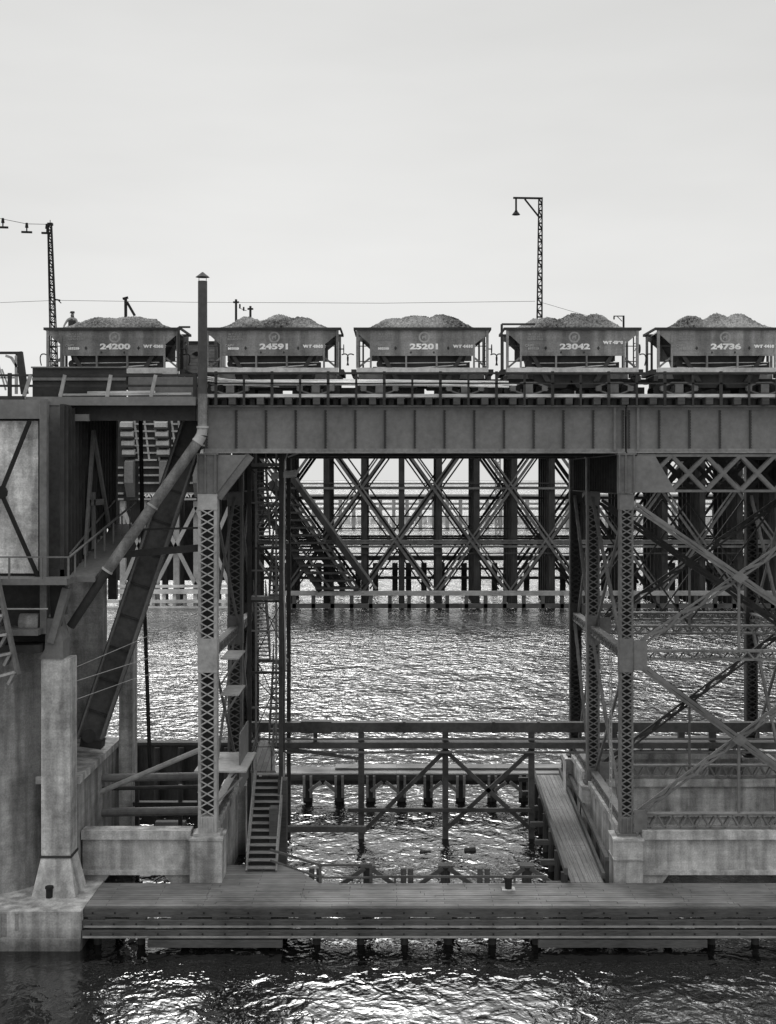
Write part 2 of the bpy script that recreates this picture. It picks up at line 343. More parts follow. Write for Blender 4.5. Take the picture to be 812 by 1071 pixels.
part('band', MB().box(xc0-.06, xc1+.06, -2.47, -1.15, 3.36, 3.46), 'dark', pr)
# rounded drum wall
dm = MB(); dm.cyl((-20.6,1.2,DZ-.05),(-20.6,1.2,12.9),4.4,4.4,64); part('drum_wall', dm, 'concd', pr, sm=False)
# side and ledge
part('side_wall', MB().box(-15.6, -14.93, -1.19, 8, -2, 6.4), 'concd', pr)
part('ledge', MB().box(-19, -14.8, -1.1, 8.1, 6.41, 6.75), 'conc', pr)
part('back_wall', MB().box(-24, -15.7, 7.4, 8.4, 6.76, 20.5), 'concd', pr)
part('rear_column', MB().box(-14.79, -14.1, 7.2, 8.6, -2, 14.2), 'conc', pr)
# steel shoe and frames over the column
sh = thing('bearing_frame', 'riveted steel bearing frame and shelves perched over the pale pier column', 'steel frame', (-17,-2,12.5))
part('shoe', MB().prism([(X_(42,-2.3),12.46),(X_(67,-2.3),12.46),(X_(67,-2.3),13.3),(X_(60,-2.3),14.3),(X_(50,-2.3),14.3),(X_(48,-2.3),12.9)], -2.5, -1.2), 'steel', sh)
part('post', MB().box(X_(42,-2.5), X_(49,-2.5), -2.55, -2.2, 13.6, 24.3), 'steel', sh)
part('side_plate', MB().prism([(X_(52,-2.3),14.3),(X_(62,-2.3),13.4),(X_(66,-2.3),15.8),(X_(66,-2.3),16.5),(X_(50,-2.3),16.5)], -2.1, -1.9), 'dark', sh)
part('inclined_plate', MB().beam(W(70,615,-2.4), W(54,672,-2.4), .32, .5), 'steel', sh)
part('shelf', MB().box(-21, X_(44,-2.6), -3.3, -1.7, Z_(663,-2.6), Z_(657,-2.6)), 'steel', sh)
part('shelf', MB().box(-21, X_(44,-2.6), -2.9, -1.7, Z_(682,-2.6), Z_(674,-2.6)), 'dark', sh)
part('recess_plate', MB().box(-21, X_(44,-2.6), -1.68, -1.5, Z_(684,-2.2), Z_(612,-2.2)), 'dark', sh)
part('barrel', MB().cyl((X_(21,-2.4),-2.3,14.1),(X_(40,-2.4),-2.3,14.1),.42,.42,16), 'concd', sh, sm=True)
part('thin_rail', MB().cyl((-21,-3.2,Z_(637,-3.2)),(X_(50,-3.2),-3.2,Z_(637,-3.2)),.04), 'lsteel', sh)
# counterweight panel
cw = thing('counterweight', 'mottled pale concrete counterweight panel crossed by dark braces', 'counterweight', (-19,-1.8,16))
part('slab', MB().box(-27, X_(41,-2), -1.8, -.9, Z_(600,-2), Z_(440,-2)), 'panel', cw)
part('top_plate', MB().box(-27, X_(45,-2), -2.1, -.9, Z_(438,-2), Z_(418,-2)), 'girder', cw)
nd = W(1,515,-2.2)
for tg in ((31,440),(41,606)): part('brace', MB().beam(nd, W(tg[0],tg[1],-2.2), .17, .15), 'black', cw)
part('node_plate', MB().cyl(nd+Vector((0,.1,0)), nd-Vector((0,.1,0)), .3, .3, 10), 'black', cw)
part('edge_angle', MB().box(X_(40,-2), X_(42,-2), -2.0, -1.81, Z_(600,-2), Z_(440,-2)), 'black', cw)
# sheet-clad machinery side wall
mw = thing('machinery_house', 'dark ribbed steel house wall under the deck beside the counterweight', 'machinery house', (-15.3,0,16))
XW = -15.25
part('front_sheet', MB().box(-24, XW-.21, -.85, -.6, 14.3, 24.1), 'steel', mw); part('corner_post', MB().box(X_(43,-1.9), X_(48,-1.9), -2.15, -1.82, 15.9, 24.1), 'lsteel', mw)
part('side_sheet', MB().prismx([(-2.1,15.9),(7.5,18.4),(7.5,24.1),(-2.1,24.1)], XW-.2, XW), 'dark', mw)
rb = MB(); y = -2.0
while y < 7.4:
    z0 = 15.9+(y+2.1)*.26+.03; rb.box(XW, XW+.14, y, y+.12, z0, 24.0); y += .62
part('ribs', rb, 'dark', mw)
for (a, b_) in (((2.2,23.0),(.6,17.0)), ((2.2,23.0),(5.6,18.2)), ((1.2,19.5),(4.2,19.5)), ((2.2,20),(2.3,17.2))):
    part('truss_bar', MB().beam((XW+.3,a[0],a[1]),(XW+.3,b_[0],b_[1]),.3,.14,(1,0,0)), 'steel', mw)
part('end_post', MB().box(XW-.2, XW+.25, 7.5, 7.9, 14.2, 24.1), 'dark', mw)
# walkway with railing round the corner, rising to the rear
wk = thing('inspection_walkway', 'railed steel walkway turning the corner and climbing along the dark wall', 'walkway', (-16,-2,15))
zf = Z_(611,-3)
part('front_floor', MB().box(-27, X_(73,-3), -3.5, -1.9, zf, zf+.28), 'steel', wk)
part('side_floor', MB().quad8([(XW+.15,-1.88,zf),(XW+.15,7.4,18.0),(XW+1.35,7.4,18.0),(XW+1.35,-1.88,zf),(XW+.15,-1.88,zf+.25),(XW+.15,7.4,18.25),(XW+1.35,7.4,18.25),(XW+1.35,-1.88,zf+.25)]), 'steel', wk)
part('handrail', MB().beam((-27,-3.45,zf+1.25),(X_(73,-3.4),-3.45,zf+1.25),.07).beam((X_(73,-3.4),-3.45,zf+1.25),(XW+1.3,7.4,19.4),.08), 'steel', wk)
part('inner_handrail', MB().beam((XW+.2,-1.9,zf+1.3),(XW+.2,7.3,19.5),.07), 'steel', wk)
for px in (10, 44, 72):
    x = X_(px,-3.4); part('post', MB().box(x-.04, x+.04, -3.49, -3.41, zf+.28, zf+1.22), 'steel', wk)
for k in range(7):
    f = (k+.5)/7.2; y = -3.4+f*10.8; z = zf+.2+(18.2-zf-.2)*f; xx = X_(73,-3.4)+(XW+1.3-X_(73,-3.4))*f
    part('post', MB().box(xx-.035, xx+.035, y-.04, y+.04, z, z+1.05), 'steel', wk)
# stepped rack at far left
rk = thing('stepped_rack', 'steep stepped rack ladder hanging at the left edge below the walkway', 'ladder', (-19.5,-4,12))
def rp_(px, py): return W(px, py, -4)
part('stringer', MB().beam(rp_(-6,590), rp_(19,705), .14, .4), 'steel', rk)
part('stringer', MB().beam(rp_(-22,600), rp_(-6,710), .14, .4), 'steel', rk)
for k in range(6):
    f = k/5; a = rp_(-20+16*f, 604+104*f); b_ = rp_(-4+21*f, 604+98*f)
    part('step', MB().beam(a, b_, .1, .7), 'lsteel', rk); part('riser', MB().beam(b_, b_+Vector((-.3,0,-.55)), .12, .6), 'concd', rk)
# dark strut
st = thing('diagonal_strut', 'broad dark box strut slanting from the deck down to the pier ledge', 'strut', tuple(W(92,778,4)))
part('box_member', MB().beam(W(205,440,4), W(94,772,4), 1.3, .8), 'mid', st)
for o_ in (-12.5, 12.5): part('flange', MB().beam(W(205+o_,440,3.5), W(94+o_,772,3.5), .1, .5), 'steel', st)
for k in range(9):
    f = .12+k*.1; c_ = W(205,440,3.55).lerp(W(94,772,3.55), f); part('cover_plate', MB().beam(c_+Vector((-.5,-.0,.17)), c_+Vector((.5,0,-.17)), .12, .06), 'dark', st)
part('pin_shoe', MB().beam(W(86,775,4), W(108,778,4), .4, .9).cyl(W(93,770,3.5), W(93,770,4.5), .35, .35, 12), 'dark', st)
tb = thing('cross_strut', 'dark riveted cross strut behind the slanting flue pipe', 'strut', tuple(W(170,575,3.2)))
part('beam', MB().beam(W(128,580,3.2), W(209,573,1), .34, .3), 'dark', tb)
part('rod', MB().beam(W(147,554,3), W(209,552,1), .1), 'dark', tb)
solo('hanging_pipe', MB().cyl(W(147,436,6), W(150,600,6), .11).cyl(W(150,600,6), W(157,803,6), .1), 'black', 'thin dark pipe hanging from the deck behind the big strut', 'pipe')
# flue
fl = thing('flue_pipe', 'tall sheet metal flue with a conical cap bending down under the deck', 'flue', tuple(W(212,455,-.9)))
A = W(212,294,-.9); B = W(212,447,-.9); Cc = W(207,462,-.9); Dd = W(112,597,-1.6); E = W(74,655,-1.2)
part('stack', MB().cyl(A, W(212,412,-.9), .215, .22, 20), 'stack', fl, sm=False); part('stack_foot', MB().cyl(W(212,412,-.9), B, .22, .225, 20), 'flue', fl)
part('cap', MB().cyl(W(212,289.8,-.9), W(212,284.5,-.9), .33, .03, 20).cyl(A+Vector((.17,0,0)), A+Vector((.17,0,.2)), .015).cyl(A-Vector((.17,0,0)), A+Vector((-.17,0,.2)), .015), 'dark', fl)
part('elbow', MB().cyl(B, W(211,455,-.9), .235, .25, 20).cyl(W(211,455,-.9), Cc, .25, .26, 20), 'lsteel', fl)
part('sloping_pipe', MB().cyl(Cc, Dd, .25, .26, 20), 'flue', fl)
part('lower_pipe', MB().cyl(Dd, E, .22, .2, 18), 'dark', fl)
for p, q in ((B,A),(Cc,Dd),(Cc+(Dd-Cc)*.5,Dd),(Dd,Cc)):
    a = (q-p).normalized(); part('collar', MB().cyl(p-a*.04, p+a*.06, .285, .285, 20), 'lsteel', fl)
# ------------------------------------------------------------------ left deck platform
dk = thing('railed_deck_platform', 'steel edged deck platform with leaning pale rail posts beside the flue', 'platform', (-13,0,23.5))
zb = Z_(424,-.8)
part('edge_beam', MB().box(X_(27,-.8), X_(205,-.8), -.9, -.6, zb, Z_(415,-.8)), 'girder', dk)
part('floor', MB().box(X_(-30,-.8), X_(205,-.8), -.58, 17.5, zb+.12, zb+.32), 'woodd', dk)
part('left_floor_edge', MB().box(-28, X_(27,-.8)-.01, -1.2, -.9, zb+.1, zb+.42), 'dark', dk)
part('under_girder', MB().box(X_(42,0), X_(205,0), -.2, .1, Z_(440,0), zb+.1), 'dark', dk)
part('under_beam', MB().box(X_(45,0)-1, X_(97,0), -.75, -.5, Z_(441,0), Z_(434,0)), 'steel', dk)
part('bracket', MB().prism([(X_(27,-.8),zb-.02),(X_(38,-.8),zb-.02),(X_(47,-.8),Z_(475,-.8)),(X_(40,-.8),Z_(470,-.8))], -.7, -.4), 'dark', dk)
ra = thing('deck_railing', 'two bar railing with slanting pale posts along the deck platform', 'railing', (-13,-.7,zb+.4))
for py in (392.5, 403.5): part('rail', MB().box(X_(-20,-.7), X_(207,-.7), -.74, -.66, Z_(py+1.2,-.7), Z_(py-1.2,-.7)), 'dark', ra)
for a, b_ in ((32,25),(68,63),(116,112),(163,158)):
    part('post', MB().beam(W(a,392,-.8), W(b_,415,-.8), .16, .1), 'lsteel', ra)
for px in (10, 204): part('upright', MB().box(X_(px-2,-.8), X_(px+2,-.8), -.82, -.72, Z_(415,-.8), Z_(390,-.8)), 'dark', ra)
bpz = thing('plate_trough', 'long dark riveted steel trough lying on the deck behind the railing', 'trough', (-15,.6,24.4))
part('side', MB().box(X_(34,.3), X_(132,.3), .3, .4, 24.45, Z_(385,.3)), 'dark', bpz)
part('flange', MB().box(X_(33,.3), X_(133,.3), .2, .5, Z_(385,.3), Z_(385,.3)+.07), 'steel', bpz)
part('rib', MB().box(X_(34,.3), X_(132,.3), .22, .29, Z_(398,.3), Z_(395,.3)), 'steel', bpz)
solo('trough_extension', MB().box(X_(133.5,.4), X_(203,.4), .5, .62, 24.45, Z_(394,.4)), 'steel', 'lower steel side plate carrying on from the dark trough', 'plate')
for k, (a, b_, py) in enumerate(((62,176,413),(92,162,410.6),(110,200,412.6))):
    solo('loose_plank', MB().beam(W(a,py,-.3+.12*k), W(b_,py-.8,-.2+.14*k), .1, .3), 'woodl', ['longest pale plank lying at the foot of the platform railing','short pale plank on top of the plank pile on the platform','pale plank reaching towards the flue on the platform'][k], 'plank', 'loose planks on the deck platform')
# frame at far left of the deck
lf = thing('gate_frame', 'small trussed gate frame with a pale curved strut at the left edge of the deck', 'gate', (-19,.5,24.4))
part('top_bar', MB().beam(W(-20,369,.5), W(21,369,.5), .12), 'dark', lf)
part('post', MB().beam(W(20,368,.5), W(26,412,.5), .3), 'dark', lf)
part('post', MB().beam(W(17,372,.4), W(17,412,.4), .12), 'lsteel', lf)
part('curved_strut', MB().beam(W(6,372,.4), W(12,374,.4), .12).beam(W(12,374,.4), W(18,384,.4), .12), 'lsteel', lf)
part('lattice', MB().beam(W(-4,372,.6), W(6,408,.6), .07).beam(W(-10,395,.6), W(18,395,.6), .07).beam(W(10,408,.6), W(2,386,.6), .07), 'lsteel', lf)

# ------------------------------------------------------------------ concrete pier walls and pedestals of the towers
ROWS = (0.0, 10.1, 16.9); XL = -8.95; XR = 10.9; XF = 21.6; PZ = 3.75
def wall_y(root, x0, x1, y, opening=True):      # wall running in X
    w_ = MB(); w_.box(x0, x1, y-.25, y+.25, 1.98, 3.66)
    if opening:
        w_.box(x0, x0+.7, y-.25, y+.25, -1.5, 1.98); w_.box(x1-.7, x1, y-.25, y+.25, -1.5, 1.98)
        w_.prism([(x0+.7,1.2),(x0+1.3,1.98),(x0+.7,1.98)], y-.25, y+.25); w_.prism([(x1-.7,1.2),(x1-.7,1.98),(x1-1.3,1.98)], y-.25, y+.25)
    else: w_.box(x0, x1, y-.25, y+.25, -1.5, 1.98)
    part('wall', w_, 'conc', root); part('coping', MB().box(x0-.02, x1+.02, y-.46, y+.4, 3.66, 4.07), 'conc', root)
    part('ledge', MB().box(x0-.01, x1+.01, y-.42, y-.25, 1.98, 2.2), 'conc', root)
def wall_x(root, y0, y1, x):
    part('wall', MB().box(x-.25, x+.25, y0, y1, -1.5, 3.72), 'conc', root); part('coping', MB().box(x-.36, x+.36, y0-.02, y1+.02, 3.72, 4.03), 'conc', root)
def pedestal(root, x, y, wd, pz=PZ):
    part('pedestal', MB().box(x-wd/2, x+wd/2, y-wd/2-.1, y+wd/2, -1.5, pz-.1).box(x-wd/2-.05, x+wd/2+.05, y-wd/2-.15, y+wd/2+.05, pz-.1, pz+.0), 'conc', root)
fp = thing('tower_footing', 'streaked concrete footing walls and block under the left tower', 'footing', (XL,8,0))
for y in ROWS: pedestal(fp, XL, y, 1.5 if y == 0 else 1.3, 3.8)
wall_y(fp, -14.85, XL-.78, -.1)
wall_x(fp, .78, ROWS[1]-.68, XL); wall_x(fp, ROWS[1]+.68, ROWS[2]-.68, XL)
fr = thing('tower_footing', 'streaked concrete footing ring with open slot under the right tower', 'footing', (16,8,0))
for y in ROWS:
    for x in (XR, XF): pedestal(fr, x, y, 1.36)
    wall_y(fr, XR+.7, XF-.7, y-.1 if y == 0 else y, y == 0)
    wall_y(fr, XF+.7, XF+8, y-.1 if y == 0 else y, y == 0)
wall_x(fr, .7, ROWS[1]-.7, XR); wall_x(fr, ROWS[1]+.7, ROWS[2]-.7, XR)
part('band', MB().box(XR-.72, XR+.72, -.85, .7, 2.72, 2.8), 'concd', fr)

# ------------------------------------------------------------------ towers
def column(root, x, y, wd, m='steel', ztop=19.95, splice=12.3, base=PZ):
    c = MB(); dp = wd*.8
    c.laced((x,y,base+.9),(x,y,splice-.75), wd, dp, pitch=wd*.48, bar=.06, fl=wd*.14, both=False)
    c.laced((x,y,splice+.75),(x,y,ztop-.7), wd, dp, pitch=wd*.48, bar=.06, fl=wd*.14, both=False)
    for sx_ in (-1,1):                       # solid webs set inside the flanges
        c.box(x+sx_*wd*.36-.02, x+sx_*wd*.36+.02, y-dp/2+.03, y+dp/2-.03, base+.9, ztop-.7)
    cc = part('column', c, m, root)
    part('back_plate', MB().box(x-wd*.34, x+wd*.34, y+dp*.36, y+dp*.42, base+.9, ztop-.7), 'dark', cc)
    part('splice_plate', MB().box(x-wd/2-.02, x+wd/2+.02, y-dp/2-.04, y+dp/2+.04, splice-.8, splice+.8), m, cc)
    part('cap_plate', MB().box(x-wd/2-.02, x+wd/2+.02, y-dp/2-.04, y+dp/2+.04, ztop-.75, ztop), m, cc)
    s = MB().box(x-wd/2, x+wd/2, y-dp/2-.04, y+dp/2+.04, base+.12, base+.9).box(x-wd*.72, x+wd*.72, y-dp*.72, y+dp*.72, base+.0, base+.12)
    for sg in (-.3, 0, .3): s.box(x+sg*wd-.02, x+sg*wd+.02, y-dp/2-.12, y-dp/2-.04, base+.12, base+.85)
    part('base_shoe', s, m, cc)
    return cc
def crossgirder(root, x):
    c = MB().box(x-.03, x+.03, .3, 16.9, 19.98, 21.8).box(x-.25, x+.25, .3, 16.9, 21.8, 21.86).box(x-.25, x+.25, .3, 16.9, 19.92, 19.98)
    y = .8
    while y < 16.5:
        for sg in (-1,1): c.box(x+sg*.13-.1, x+sg*.13+.1, y, y+.05, 19.98, 21.8)
        y += .8
    part('cross_girder', c, 'dark', root)
def bearing(root, x, y, wd, m='steel'):
    b_ = MB().box(x-wd/2, x+wd/2, y-.35, y+.3, 19.96, 21.86)
    b_.box(x-wd/2-.06, x+wd/2+.06, y-.42, y+.35, 21.8, 21.87)
    for sg in (-.5, -.1, .42): b_.box(x+sg*wd-.03, x+sg*wd+.03, y-.45, y-.35, 20.0, 21.8)
    part('bearing_box', b_, m, root)
lt = thing('trestle_tower', 'single file lattice tower with jutting shelf platforms beside the flue', 'tower', (XL,0,PZ), 'steel towers under the girders')
for i, y in enumerate(ROWS):
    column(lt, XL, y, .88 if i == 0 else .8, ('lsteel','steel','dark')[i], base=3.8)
    bearing(lt, XL, y, .9)
crossgirder(lt, XL)
part('corner_plate', MB().prism([(XL+.46,21.8),(X_(258,0),21.8),(X_(228,0),20.0),(XL+.46,20.0)], -.2, -.1), 'girder', lt)
part('knee_brace', MB().beam(W(262,476,0), W(228,520,0), .42, .3), 'steel', lt)
def yb(root, x, y0, y1, z0, z1, wd=.2, m='steel', lac=False):
    if lac: part('diagonal_brace', MB().laced((x,y0,z0),(x,y1,z1), wd, .14, (1,0,0), pitch=.6, bar=.06, fl=.06, cross=False), m, root)
    else: part('diagonal_brace', MB().beam((x,y0,z0),(x,y1,z1), wd, .12, (1,0,0)), m, root)
for (a, b_) in ((0.45,9.65),(10.5,16.5)):
    for z0, z1 in ((4.6,12.0),(12.6,19.6)):
        yb(lt, XL, a, b_, z0, z1, .14); yb(lt, XL+.2, a, b_, z1, z0, .14)
for z in (12.3, 4.3):
    part('side_girt', MB().laced((XL,.45,z),(XL,9.6,z), .5, .4, (1,0,0), pitch=.5, cross=False), 'steel', lt)
    part('side_girt', MB().laced((XL,10.5,z),(XL,16.5,z), .5, .4, (1,0,0), pitch=.5, cross=False), 'steel', lt)
# shelf platforms hanging off the tower
for k, (py, y0, y1, x1) in enumerate(((690, .6, 3.4, 250), (728, .6, 3.4, 250), (813, -.5, 4.6, 257))):
    z = Z_(py, y0); a = XL+.48 if k < 2 else XL-.6
    s = thing('shelf_platform', ['upper pale shelf platform fixed to the side of the left tower','middle pale shelf platform fixed to the side of the left tower','lowest and largest shelf platform low on the left tower'][k], 'platform', (XL+1,2,z), 'shelf platforms on the left tower')
    xo = XL+1.35 if k < 2 else XL+1.75
    if k == 2: part('floor', MB().box(XL-.75, XL+1.75, .42, y1, z, z+.08), 'lsteel', s); xo = XL+1.75
    else: part('floor', MB().box(a, xo, y0, y1, z, z+.07), 'lsteel', s)
    part('bracket', MB().beam((xo-.1, y0+.1, z-.03), (XL+.5, y0+.1, z-1.2), .08), 'steel', s)
    part('bracket', MB().beam((xo-.1, y1-.1, z-.03), (XL+.5, y1-.1, z-1.2), .08), 'steel', s)
solo('hanging_plate', MB().box(XL+1.25, XL+1.32, 1.6, 5.0, 5.3, 8.2), 'steel', 'flat steel plate standing on edge beside the lowest shelf platform', 'plate')

rt = thing('trestle_tower', 'broad cross braced lattice tower with six columns standing on the right footing', 'tower', (16,0,PZ), 'steel towers under the girders')
for i, y in enumerate(ROWS):
    for x in (XR, XF):
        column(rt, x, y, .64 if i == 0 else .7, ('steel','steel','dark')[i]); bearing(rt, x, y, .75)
    f_ = y-.1
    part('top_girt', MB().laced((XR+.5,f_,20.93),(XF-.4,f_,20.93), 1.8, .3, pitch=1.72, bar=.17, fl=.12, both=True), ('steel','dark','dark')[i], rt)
    part('corner_plate', MB().prism([(XR+.34,21.75),(X_(684,0),21.75),(X_(706,0),20.02),(XR+.34,20.02)], f_-.24, f_-.2), 'girder', rt)
    for z, hh in ((12.3,.5),(4.45,.72)):
        part('girt', MB().laced((XR+.4,f_,z),(XF-.4,f_,z), hh, .4, pitch=.36, bar=.07, fl=.1, cross=False), 'steel', rt)
    if i:
        for (za, zb_) in ((12.6,19.4),):
            for sg in (0,1):
                a, b_ = (za, zb_) if sg else (zb_, za); part('tie_rod', MB().beam((XR+.4,f_+.35,a),((XR+XF)/2,f_+.35,b_),.09), 'dark', rt); part('tie_rod', MB().beam(((XR+XF)/2,f_+.35,b_),(XF-.4,f_+.35,a),.09), 'dark', rt)
    part('node_plate', MB().box(XR+.33, XR+.95, f_-.27, f_-.22, 11.6, 13.0), 'steel', rt)
    part('node_plate', MB().box(XR+.33, XR+.95, f_-.27, f_-.22, 3.95, 5.0), 'steel', rt)
    for z0, z1, k in (((12.6,19.4,0),(4.6,12.0,1)) if i < 2 else ()):
        lw = .34 if i == 0 else .38
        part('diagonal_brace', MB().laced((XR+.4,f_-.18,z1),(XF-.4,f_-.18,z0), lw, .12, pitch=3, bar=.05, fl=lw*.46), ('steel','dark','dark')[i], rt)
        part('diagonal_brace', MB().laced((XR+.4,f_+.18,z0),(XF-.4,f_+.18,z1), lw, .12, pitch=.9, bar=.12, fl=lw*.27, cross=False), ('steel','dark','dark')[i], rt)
        zm = (z0+z1)/2; xm = (XR+XF)/2
        part('crossing_plate', MB().prism([(xm-.4,zm),(xm,zm+.3),(xm+.4,zm),(xm,zm-.3)], f_-.27, f_-.245), ('steel','dark','dark')[i], rt)
        part('hanger', MB().box(xm-.06, xm+.06, f_-.05, f_+.05, z0-.3 if k == 0 else 4.5, zm), 'steel', rt)
for x in (XR, XF):
    crossgirder(rt, x)
    for (a, b_) in ((0.45,9.65),(10.5,16.5)):
        for z0, z1 in ((4.6,12.0),(12.6,19.6)):
            yb(rt, x-.1, a, b_, z0, z1, .2, 'steel', True); yb(rt, x+.12, a, b_, z1, z0, .16)
        for z in (12.3, 4.3):
            part('side_girt', MB().laced((x,a,z),(x,b_,z), .5, .4, (1,0,0), pitch=.5, cross=False), 'steel', rt)
# ladder on the right tower
ld = thing('tower_ladder', 'thin pale ladder fixed between the columns of the right tower', 'ladder', (XR-.45,1.2,4))
part('rails', MB().cyl((XR-.5,1.0,4.1),(XR-.5,1.0,12.3),.03).cyl((XR-.5,1.5,4.1),(XR-.5,1.5,12.3),.03), 'lsteel', ld)
rg = MB(); z = 4.3
while z < 12.2: rg.cyl((XR-.5,1.0,z),(XR-.5,1.5,z),.018,k=6); z += .33
part('rungs', rg, 'lsteel', ld)

# ------------------------------------------------------------------ plate girders and deck
def girder(x0, x1, y, label, near):
    gr = thing('plate_girder', label, 'girder', ((x0+x1)/2, y, 21.88), 'plate girders of the railway viaduct')
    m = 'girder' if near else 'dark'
    part('web', MB().box(x0+.02, x1-.02, y-.02, y+.02, 21.95, 24.08), m, gr)
    part('bottom_flange', MB().box(x0+.02, x1-.02, y-.22, y+.22, 21.88, 21.94).box(x0+.02, x1-.02, y-.06, y+.06, 21.94, 22.1), 'gedge' if near else m, gr)
    part('top_flange', MB().box(x0+.02, x1-.02, y-.22, y+.22, 24.08, 24.15).box(x0+.02, x1-.02, y-.05, y+.05, 23.93, 24.08), m, gr)
    x = x0+.12
    n = int((x1-x0)/1.42); st_ = (x1-x0-.24)/n
    for i in range(n+1):
        xx = x0+.12+i*st_
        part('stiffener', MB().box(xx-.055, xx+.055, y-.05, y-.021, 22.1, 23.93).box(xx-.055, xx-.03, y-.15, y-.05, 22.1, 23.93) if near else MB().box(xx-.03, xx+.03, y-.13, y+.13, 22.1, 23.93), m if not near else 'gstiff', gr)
    if near:                                   # rivet rows
        rv = MB(); xx = x0+.15
        while xx < x1-.1:
            for z in (22.03, 24.0): rv.box(xx-.015, xx+.015, y-.075, y-.06, z-.015, z+.015)
            xx += .14
        for i in range(n+1):
            xs = x0+.12+i*st_
            for q in range(13): rv.box(xs+.03, xs+.055, y-.065, y-.05, 22.18+q*.135, 22.205+q*.135)
        part('rivets', rv, 'gedge', gr)
    return gr
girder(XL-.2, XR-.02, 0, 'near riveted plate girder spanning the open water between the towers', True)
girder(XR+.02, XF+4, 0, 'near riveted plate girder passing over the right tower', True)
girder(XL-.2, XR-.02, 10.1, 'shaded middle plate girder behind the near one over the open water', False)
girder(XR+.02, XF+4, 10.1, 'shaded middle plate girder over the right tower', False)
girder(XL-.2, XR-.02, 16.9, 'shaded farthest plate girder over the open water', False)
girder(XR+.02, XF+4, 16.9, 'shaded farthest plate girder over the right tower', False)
for k in range(3):
    x = XR-.55+.55*k
    if k != 1: solo('splice_angle', MB().box(x-.06, x+.06, -.2, -.135, 22.0, 24.05), 'girder', ['narrow riveted angle left of the girder joint over the right tower','','narrow riveted angle right of the girder joint over the right tower'][k], 'angle')
dkk = thing('bridge_deck', 'open timber tie deck with projecting tie ends on the near girder', 'deck', (5,8,24.15))
x = XL-.1; i = 0; XE = XF+3.5
while x < XE:
    if i % 3 == 0: part('outrigger_tie', MB().box(x-.16, x+.16, -.75, 18.2, 24.16, 24.5), 'woodd' if False else 'wood', dkk)
    else: part('tie', MB().box(x-.12, x+.12, -.15, 18, 24.16, 24.46), 'woodd', dkk)
    x += 1.32/3; i += 1
pl = MB()
for yy in (-.45, -.1, .25, .6):
    xx = XL
    while xx < XE:
        l = random.uniform(4, 6); pl.box(xx, min(XE, xx+l-.02), yy, yy+.31, 24.51, 24.56+random.uniform(0,.02)); xx += l
part('walkway_boards', pl, 'woodl', dkk)
part('deck_fascia', MB().box(XL, XE, .25, .35, 24.16, 24.5), 'woodd', dkk)
part('edge_timber', MB().box(XL, XE, -.62, -.48, 24.51, 24.66), 'woodl', dkk)
part('guard_timber', MB().box(XL, XE, 1.5, 1.75, 24.51, 24.72), 'woodl', dkk)
gw = thing('sky_gap_fence', 'added low dark timber fence covering the bright sky gaps behind the ore cars', 'fence', (5,6.3,24.5))  # added boarding that blocks the sky shining through beneath the cars
xw = XL
while xw < XE:
    l = random.uniform(2.2, 5); part('boards', MB().box(xw, min(XE,xw+l), 6.2, 6.32, 24.5, 25.5+random.uniform(-.06,.04)), 'woodd', gw); part('stake', MB().box(xw+.3, xw+.45, 6.05, 6.19, 24.5, 25.6), 'wood', gw); xw += l+random.choice((.03,.03,.5))
for k, yc in enumerate((3.6, 8.2, 13.4)):
    tk = thing('railway_track', ['rails under the near string of ore cars','empty rails of the middle track behind the ore cars','empty rails of the far track on the viaduct'][k], 'track', (5,yc,24.5), 'tracks on the viaduct')
    for sg in (-.75, .75):
        xa = -22
        part('rail', MB().box(xa, XE, yc+sg-.035, yc+sg+.035, 24.6, 24.66).box(xa, XE, yc+sg-.07, yc+sg+.07, 24.5, 24.53).box(xa, XE, yc+sg-.012, yc+sg+.012, 24.53, 24.6), 'steel', tk)
# railing on the girder
br = thing('bridge_railing', 'long dark pipe railing along the near edge of the viaduct deck', 'railing', (5,-.6,24.5))
part('top_rail', MB().box(XL, XE, -.74, -.64, 25.58, 25.68), 'dark', br)
part('mid_rail', MB().box(XL, XE, -.72, -.66, 25.12, 25.18), 'dark', br)
x = XL+.45; i = 0
while x < XE:
    wd_ = .05 if i % 2 else .065
    part('post', MB().box(x-wd_, x+wd_, -.72, -.6, 24.1, 25.58+(0.14 if i % 2 == 0 else 0)), 'dark', br); x += 1.32; i += 1
# bundle of pale poles
for k in range(9):
    a = W(222+random.uniform(-5,50), 400+random.uniform(-2.5,2), .1+.09*k); b_ = W(500+random.uniform(-40,68), 400+random.uniform(-2,4)+(4 if k % 3 == 0 else 0), .15+.09*k)
    lab = ['nearest','second nearest','third nearest','fourth','middle','sixth','seventh','next to last','farthest'][k]
    solo('long_pole', MB().cyl(a, a+(b_-a)*.5+Vector((0,0,.04)), .06, .055, 8).cyl(a+(b_-a)*.5+Vector((0,0,.04)), b_, .055, .04, 8), 'woodl', 'long pale pole in the bundle behind the viaduct railing, '+lab+' of nine', 'pole', 'bundle of pale poles on the viaduct')
for k in range(4):
    a = W(205, 385+6*k, .2); solo('short_pole', MB().cyl(W(200+6*k,392+3*k,.0+.1*k), W(262+10*k,400+1.5*k,.1+.1*k), .035, .03, 7), 'woodl', 'thin pale pole leaning by the flue, number %s down'%(['one','two','three','four'][k]), 'pole', 'bundle of pale poles on the viaduct')

